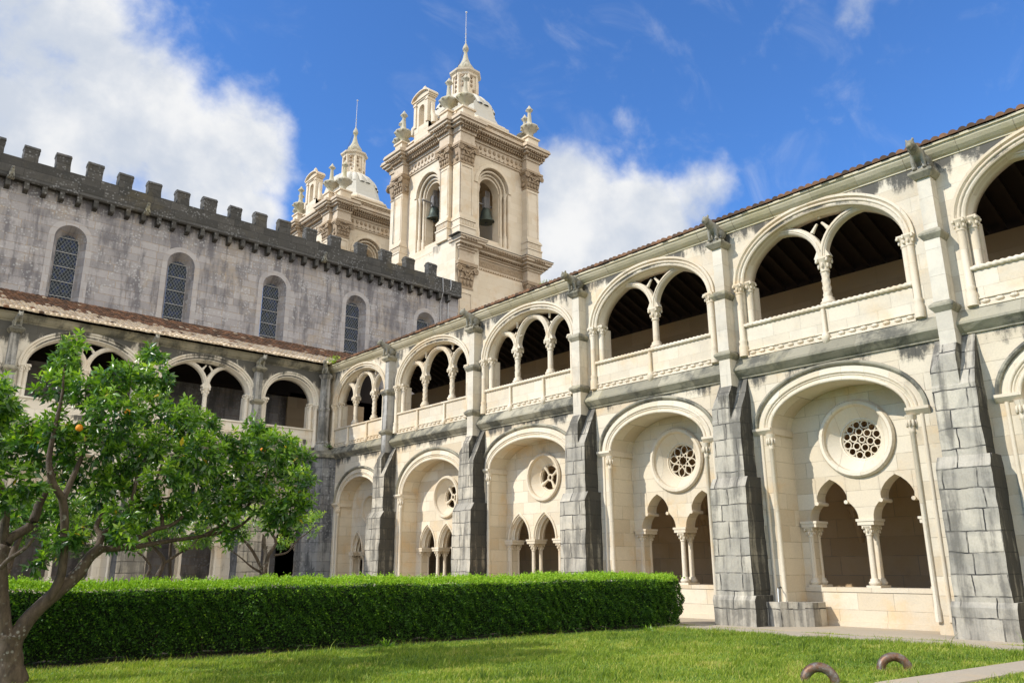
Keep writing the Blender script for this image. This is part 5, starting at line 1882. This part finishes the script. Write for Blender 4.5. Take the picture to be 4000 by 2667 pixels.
# ------------------------------------------------------------------ hedge
def build_hedge():
    t = thing('hedge', 'long clipped green hedge with new growth and painted sunlight brightening its top', 'hedge', (9.0, 15.6, 0))
    rng = np.random.default_rng(3)
    def front(x):
        return 16.35 - 0.118 * x + .06 * np.sin(x * 1.3) + .04 * np.sin(x * 3.1 + 1)
    def topz(x):
        return 1.215 + .022 * np.sin(x * .9) + .018 * np.sin(x * 2.7) + .012 * np.sin(x * 6.1 + 1)
    x0, x1, dep = -4.0, 18.98, 1.25
    Ps, Ds, Vs, Ls = [], [], [], []
    def endf(x):                       # the end is rounded: depth of front shrinks near x1
        e = np.clip((x - (x1 - .75)) / .75, 0, 1)
        return .45 * (1 - np.sqrt(np.clip(1 - e * e, 0, 1)))
    # front
    n = 100000
    x = x0 + (x1 - x0) * rng.random(n) ** .88
    z = .02 + (topz(x) - .02) * rng.random(n) ** .85
    inset = rng.exponential(.045, n)
    belly = .05 * np.sin(np.clip(z / 1.2, 0, 1) * PI) - .06 * np.clip((.42 - z) / .42, 0, 1)
    low = z < .38
    keep = ~low | (rng.random(n) < .62 + .8 * z)
    y = front(x) + endf(x) - belly + inset + .045 * np.sin(x * 9 + z * 7) * np.sin(z * 11) + .03 * np.sin(x * 23 + z * 17) + .075 * np.sin(x * 2.1 + 3 * z) * np.sin(z * 4) + .05 * np.sin(x * 5.3 - 2 * z + 1.0)
    P = np.stack([x, y, z], 1)
    D = unit(np.stack([rng.normal(0, .7, n), -1.0 + rng.normal(0, .5, n), rng.normal(.35, .6, n)], 1))
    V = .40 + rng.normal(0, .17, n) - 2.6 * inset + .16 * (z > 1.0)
    Ps.append(P[keep]); Ds.append(D[keep]); Vs.append(V[keep]); Ls.append(rng.uniform(.034, .062, keep.sum()))
    # top, gently domed with unclipped tips
    n = 62000
    x = x0 + (x1 - x0) * rng.random(n) ** .9
    f = rng.random(n)
    y = front(x) + endf(x) * (1 - f) - endf(x) * f + dep * f
    z = topz(x) + .13 * np.sin(np.clip(f, 0, 1) * PI) ** .6 - .02 + rng.exponential(.015, n) - .04 * rng.random(n)
    P = np.stack([x, y, z], 1)
    D = unit(np.stack([rng.normal(0, .5, n), rng.normal(-.15, .5, n), 1.0 + rng.normal(0, .4, n)], 1))
    V = .86 + rng.normal(0, .12, n)  # lighter for new growth, and for sunlight put into the leaf colour
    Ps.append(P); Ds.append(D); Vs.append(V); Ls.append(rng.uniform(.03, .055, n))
    # sprigs
    n = 1500
    x = x0 + (x1 - x0) * rng.random(n); f = rng.random(n)
    for i in range(n):
        m = rng.integers(4, 9)
        h = rng.uniform(.02, .11)
        zz = topz(x[i]) + .13 * math.sin(f[i] * PI) ** .6 + np.linspace(0, h, m)
        P = np.stack([np.full(m, x[i]) + rng.normal(0, .008, m), np.full(m, front(x[i]) + dep * f[i]) + rng.normal(0, .008, m), zz], 1)
        Ps.append(P); Ds.append(unit(np.stack([rng.normal(0, .7, m), rng.normal(0, .7, m), np.full(m, .8)], 1))); Vs.append(np.full(m, .9) + rng.normal(0, .06, m)); Ls.append(rng.uniform(.03, .05, m))
    # right end and back
    n = 14000
    z = .05 + 1.18 * rng.random(n); f = rng.random(n)
    y = front(x1) + .1 + (dep - .2) * f
    xx = x1 - .42 * np.abs(2 * f - 1) ** 2.2 - rng.exponential(.04, n) - .16 * np.clip((.5 - z) / .5, 0, 1) + .05 * np.sin(z * 5)
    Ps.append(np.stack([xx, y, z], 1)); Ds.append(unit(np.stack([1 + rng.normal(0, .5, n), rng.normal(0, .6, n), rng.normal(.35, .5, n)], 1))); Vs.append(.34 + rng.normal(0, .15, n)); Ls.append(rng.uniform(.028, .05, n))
    n = 16000
    x = x0 + (x1 - x0) * rng.random(n); z = .14 + 1.1 * rng.random(n)
    y = front(x) - endf(x) + dep - rng.exponential(.05, n)
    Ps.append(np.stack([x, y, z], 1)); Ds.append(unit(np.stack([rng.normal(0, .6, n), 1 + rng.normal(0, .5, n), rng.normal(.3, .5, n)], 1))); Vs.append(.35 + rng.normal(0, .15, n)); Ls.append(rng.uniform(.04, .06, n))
    P, D, V, L = map(np.concatenate, (Ps, Ds, Vs, Ls))
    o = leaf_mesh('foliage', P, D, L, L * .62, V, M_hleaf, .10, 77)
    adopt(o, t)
    # added solid dark core: blocks light, stands for the shade inside
    b = MB()
    xs = np.linspace(x0, x1 - .45, 60)
    prof = [(.30, .06), (.14, .6), (.13, 1.0), (.22, 1.17), (dep - .22, 1.17), (dep - .13, .8), (dep - .25, .10)]
    vs = []
    for x in xs:
        for d, z in prof:
            vs.append((x, float(front(x)) + d, z + .03 * math.sin(x * 7 + z * 9)))
    m = len(prof)
    b.add(vs, [(i * m + j, i * m + (j + 1) % m, (i + 1) * m + (j + 1) % m, (i + 1) * m + j) for i in range(len(xs) - 1) for j in range(m)])
    b.add(vs[-m:], [tuple(range(m))]); b.add(vs[:m], [tuple(range(m))])
    b.build('shade_core', M_core, t)
    r = random.Random(6)
    for i in range(46):
        x = x0 + (x1 - .5 - x0) * (i + r.random()) / 46
        for q in range(r.randint(1, 3)):
            b = MB()
            y = float(front(x)) + r.uniform(.16, .8)
            xx = x + r.uniform(-.1, .1)
            pts = [(xx, y, -.05)]
            for k in range(4):
                pts.append((pts[-1][0] + r.uniform(-.06, .06), pts[-1][1] + r.uniform(-.04, .03), .13 * (k + 1)))
            b.tube(pts, [.018, .016, .014, .012, .010], 6)
            b.build('stem', M_bark, t)


M_core = plain('hedge_shade_core', (0.012, 0.018, 0.008), 0.95, var=0.5, scale=20)
build_hedge()


# ------------------------------------------------------------------ grass
def build_grass():
    rng = np.random.default_rng(12)
    n = 420000
    x = rng.uniform(.5, 17.8, n); y = rng.uniform(4.0, 16.2, n)
    # thin out with distance
    dist = np.hypot(x, y)
    keep = rng.random(n) < np.clip(1.5 - dist / 22.0, .25, 1)
    keep &= (y < 16.25 - .118 * x) & (dist > 6.5)
    az = np.degrees(np.arctan2(x, y))
    keep &= (az > 6) & (az < 78)
    pa = 5.40 - .12 * (x - 12.78)
    keep &= ~((x > 11.4) & (y < pa + .02) & (y > pa - .73))
    keep &= ~((y > 15.75 - .118 * x) & (rng.random(n) < .75))
    x, y = x[keep], y[keep]
    # the unkempt strip along the kerb
    m = 9000
    x = np.concatenate([x, rng.uniform(18.62, 18.86, m)]); y = np.concatenate([y, rng.uniform(3, 14.2, m)])
    n = len(x)
    nt = 330
    tx = rng.uniform(3, 17.6, nt); ty = rng.uniform(4.5, 15.5, nt)
    ok = (ty < 15.9 - .118 * tx) & ~((tx > 11.3) & (ty < 5.5 - .12 * (tx - 12.78)) & (ty > 4.6 - .12 * (tx - 12.78))) & (np.hypot(tx, ty) > 7)
    tx, ty = tx[ok], ty[ok]
    kb = 34
    x = np.concatenate([x, np.repeat(tx, kb) + rng.normal(0, .045, len(tx) * kb)]); y = np.concatenate([y, np.repeat(ty, kb) + rng.normal(0, .045, len(tx) * kb)])
    big = np.zeros(len(x)); big[n:] = np.repeat(rng.uniform(.5, 1.6, len(tx)), kb)
    strip = np.zeros(len(x), bool); strip[n - m:n] = True
    n = len(x)
    tuft = np.sin(x * 2.3 + 1.2 * np.sin(y * 1.7)) * np.sin(y * 2.9 + np.sin(x * 1.1))
    h = rng.uniform(.022, .066, n) * (1 + .55 * tuft) * np.where(rng.random(n) < .04, 1.9, 1.0)
    h[strip] *= .6
    h *= 1 + big * .9
    # longer at the hedge foot and beside the kerb
    h *= 1 + .5 * np.clip((x - 16.4) / 1.4, 0, 1) * (x < 17.8)
    lean = rng.normal(0, .45, (n, 2)) + np.array([.15, -.1])
    w = rng.uniform(.004, .008, n)
    ang = rng.uniform(0, 2 * PI, n)
    sx, sy = np.cos(ang) * w, np.sin(ang) * w
    z0 = np.full(n, -.005)
    A = np.stack([x - sx, y - sy, z0], 1); B = np.stack([x + sx, y + sy, z0], 1)
    mx_, my_ = x + lean[:, 0] * h * .35, y + lean[:, 1] * h * .35
    Cc = np.stack([mx_ + sx * .75, my_ + sy * .75, h * .6], 1); D = np.stack([mx_ - sx * .75, my_ - sy * .75, h * .6], 1)
    E = np.stack([x + lean[:, 0] * h, y + lean[:, 1] * h, h], 1)
    V = np.stack([A, B, Cc, D, E], 1).reshape(-1, 3)
    me = bpy.data.meshes.new('grass')
    base = np.arange(n)[:, None] * 5
    q = (base + np.array([[0, 1, 2, 3]]))
    t = (base + np.array([[3, 2, 4]]))
    loops = np.concatenate([q, t], 1).ravel()
    me.vertices.add(len(V)); me.vertices.foreach_set('co', V.astype('f').ravel())
    me.loops.add(len(loops)); me.loops.foreach_set('vertex_index', loops.astype('i'))
    me.polygons.add(2 * n)
    st = (np.arange(n)[:, None] * 7 + np.array([[0, 4]])).ravel()
    me.polygons.foreach_set('loop_start', st.astype('i'))
    me.polygons.foreach_set('loop_total', np.tile([4, 3], n).astype('i'))
    me.update(calc_edges=True)
    patch = .5 + .5 * np.sin(x * .8 + np.sin(y * .9) * 1.4) * np.sin(y * 1.1 + .7)
    val = .36 + .32 * patch + rng.normal(0, .20, n)
    dry = (np.sin(x * 1.9 + 2.0 * np.sin(y * 1.3)) * np.sin(y * 2.3 + 1.5 * np.sin(x * .7))) > .72
    val = val + .34 * dry * rng.random(n)
    val[rng.random(n) < np.where(dry, .22, .035)] = 1.0
    val[strip] += .1
    val -= .16 * (big > 0)
    val = np.clip(val, 0, 1)
    col = np.repeat(val, 5)
    ca = me.color_attributes.new('leaf', 'FLOAT_COLOR', 'POINT')
    ca.data.foreach_set('color', np.stack([col, col, col, np.ones_like(col)], 1).astype('f').ravel())
    me.materials.append(M_blade)
    o = bpy.data.objects.new('grass', me)
    C.objects.link(o)
    tag(o, 'bright green lawn grass in front of the hedge', 'grass', kind='stuff')


build_grass()


def weed(name, loc, r, n, seed, label, L=.10, light=.5):
    rng = np.random.default_rng(seed)
    D = unit(np.stack([rng.normal(0, .8, n), rng.normal(0, .8, n), np.abs(rng.normal(.6, .5, n))], 1))
    P = np.array(loc) + D * rng.random(n)[:, None] * r * np.array([1, 1, .9])
    ll = L * rng.uniform(.6, 1.3, n)
    o = leaf_mesh(name, P, D, ll, ll * .35, np.clip(light + rng.normal(0, .15, n), 0, .95), M_leaf, .12, seed)
    tag(o, label, 'weed')
    return o


weed('gutter_weed', (20.02, 36.75, 11.95), .42, 160, 1, 'tuft of bright green weeds growing in the gutter at the inner corner', .12, .75)
weed('gutter_weed', (20.1, 36.9, 7.5), .22, 70, 2, 'small weed on the ledge of the dark corner buttress', .10, .4)
weed('roof_weed', (41.9, 42.9, 23.0), .75, 120, 3, 'thin leafy shrub showing over the roof tiles beside the nearer tower', .2, .7)
weed('lawn_weed', (9.55, 14.6, 0.0), .16, 60, 4, 'grey green weed at the foot of the hedge', .10, .5)
weed('lawn_weed', (16.3, 13.3, 0.0), .16, 60, 5, 'broad leaved weed in the lawn by the hedge end', .10, .6)
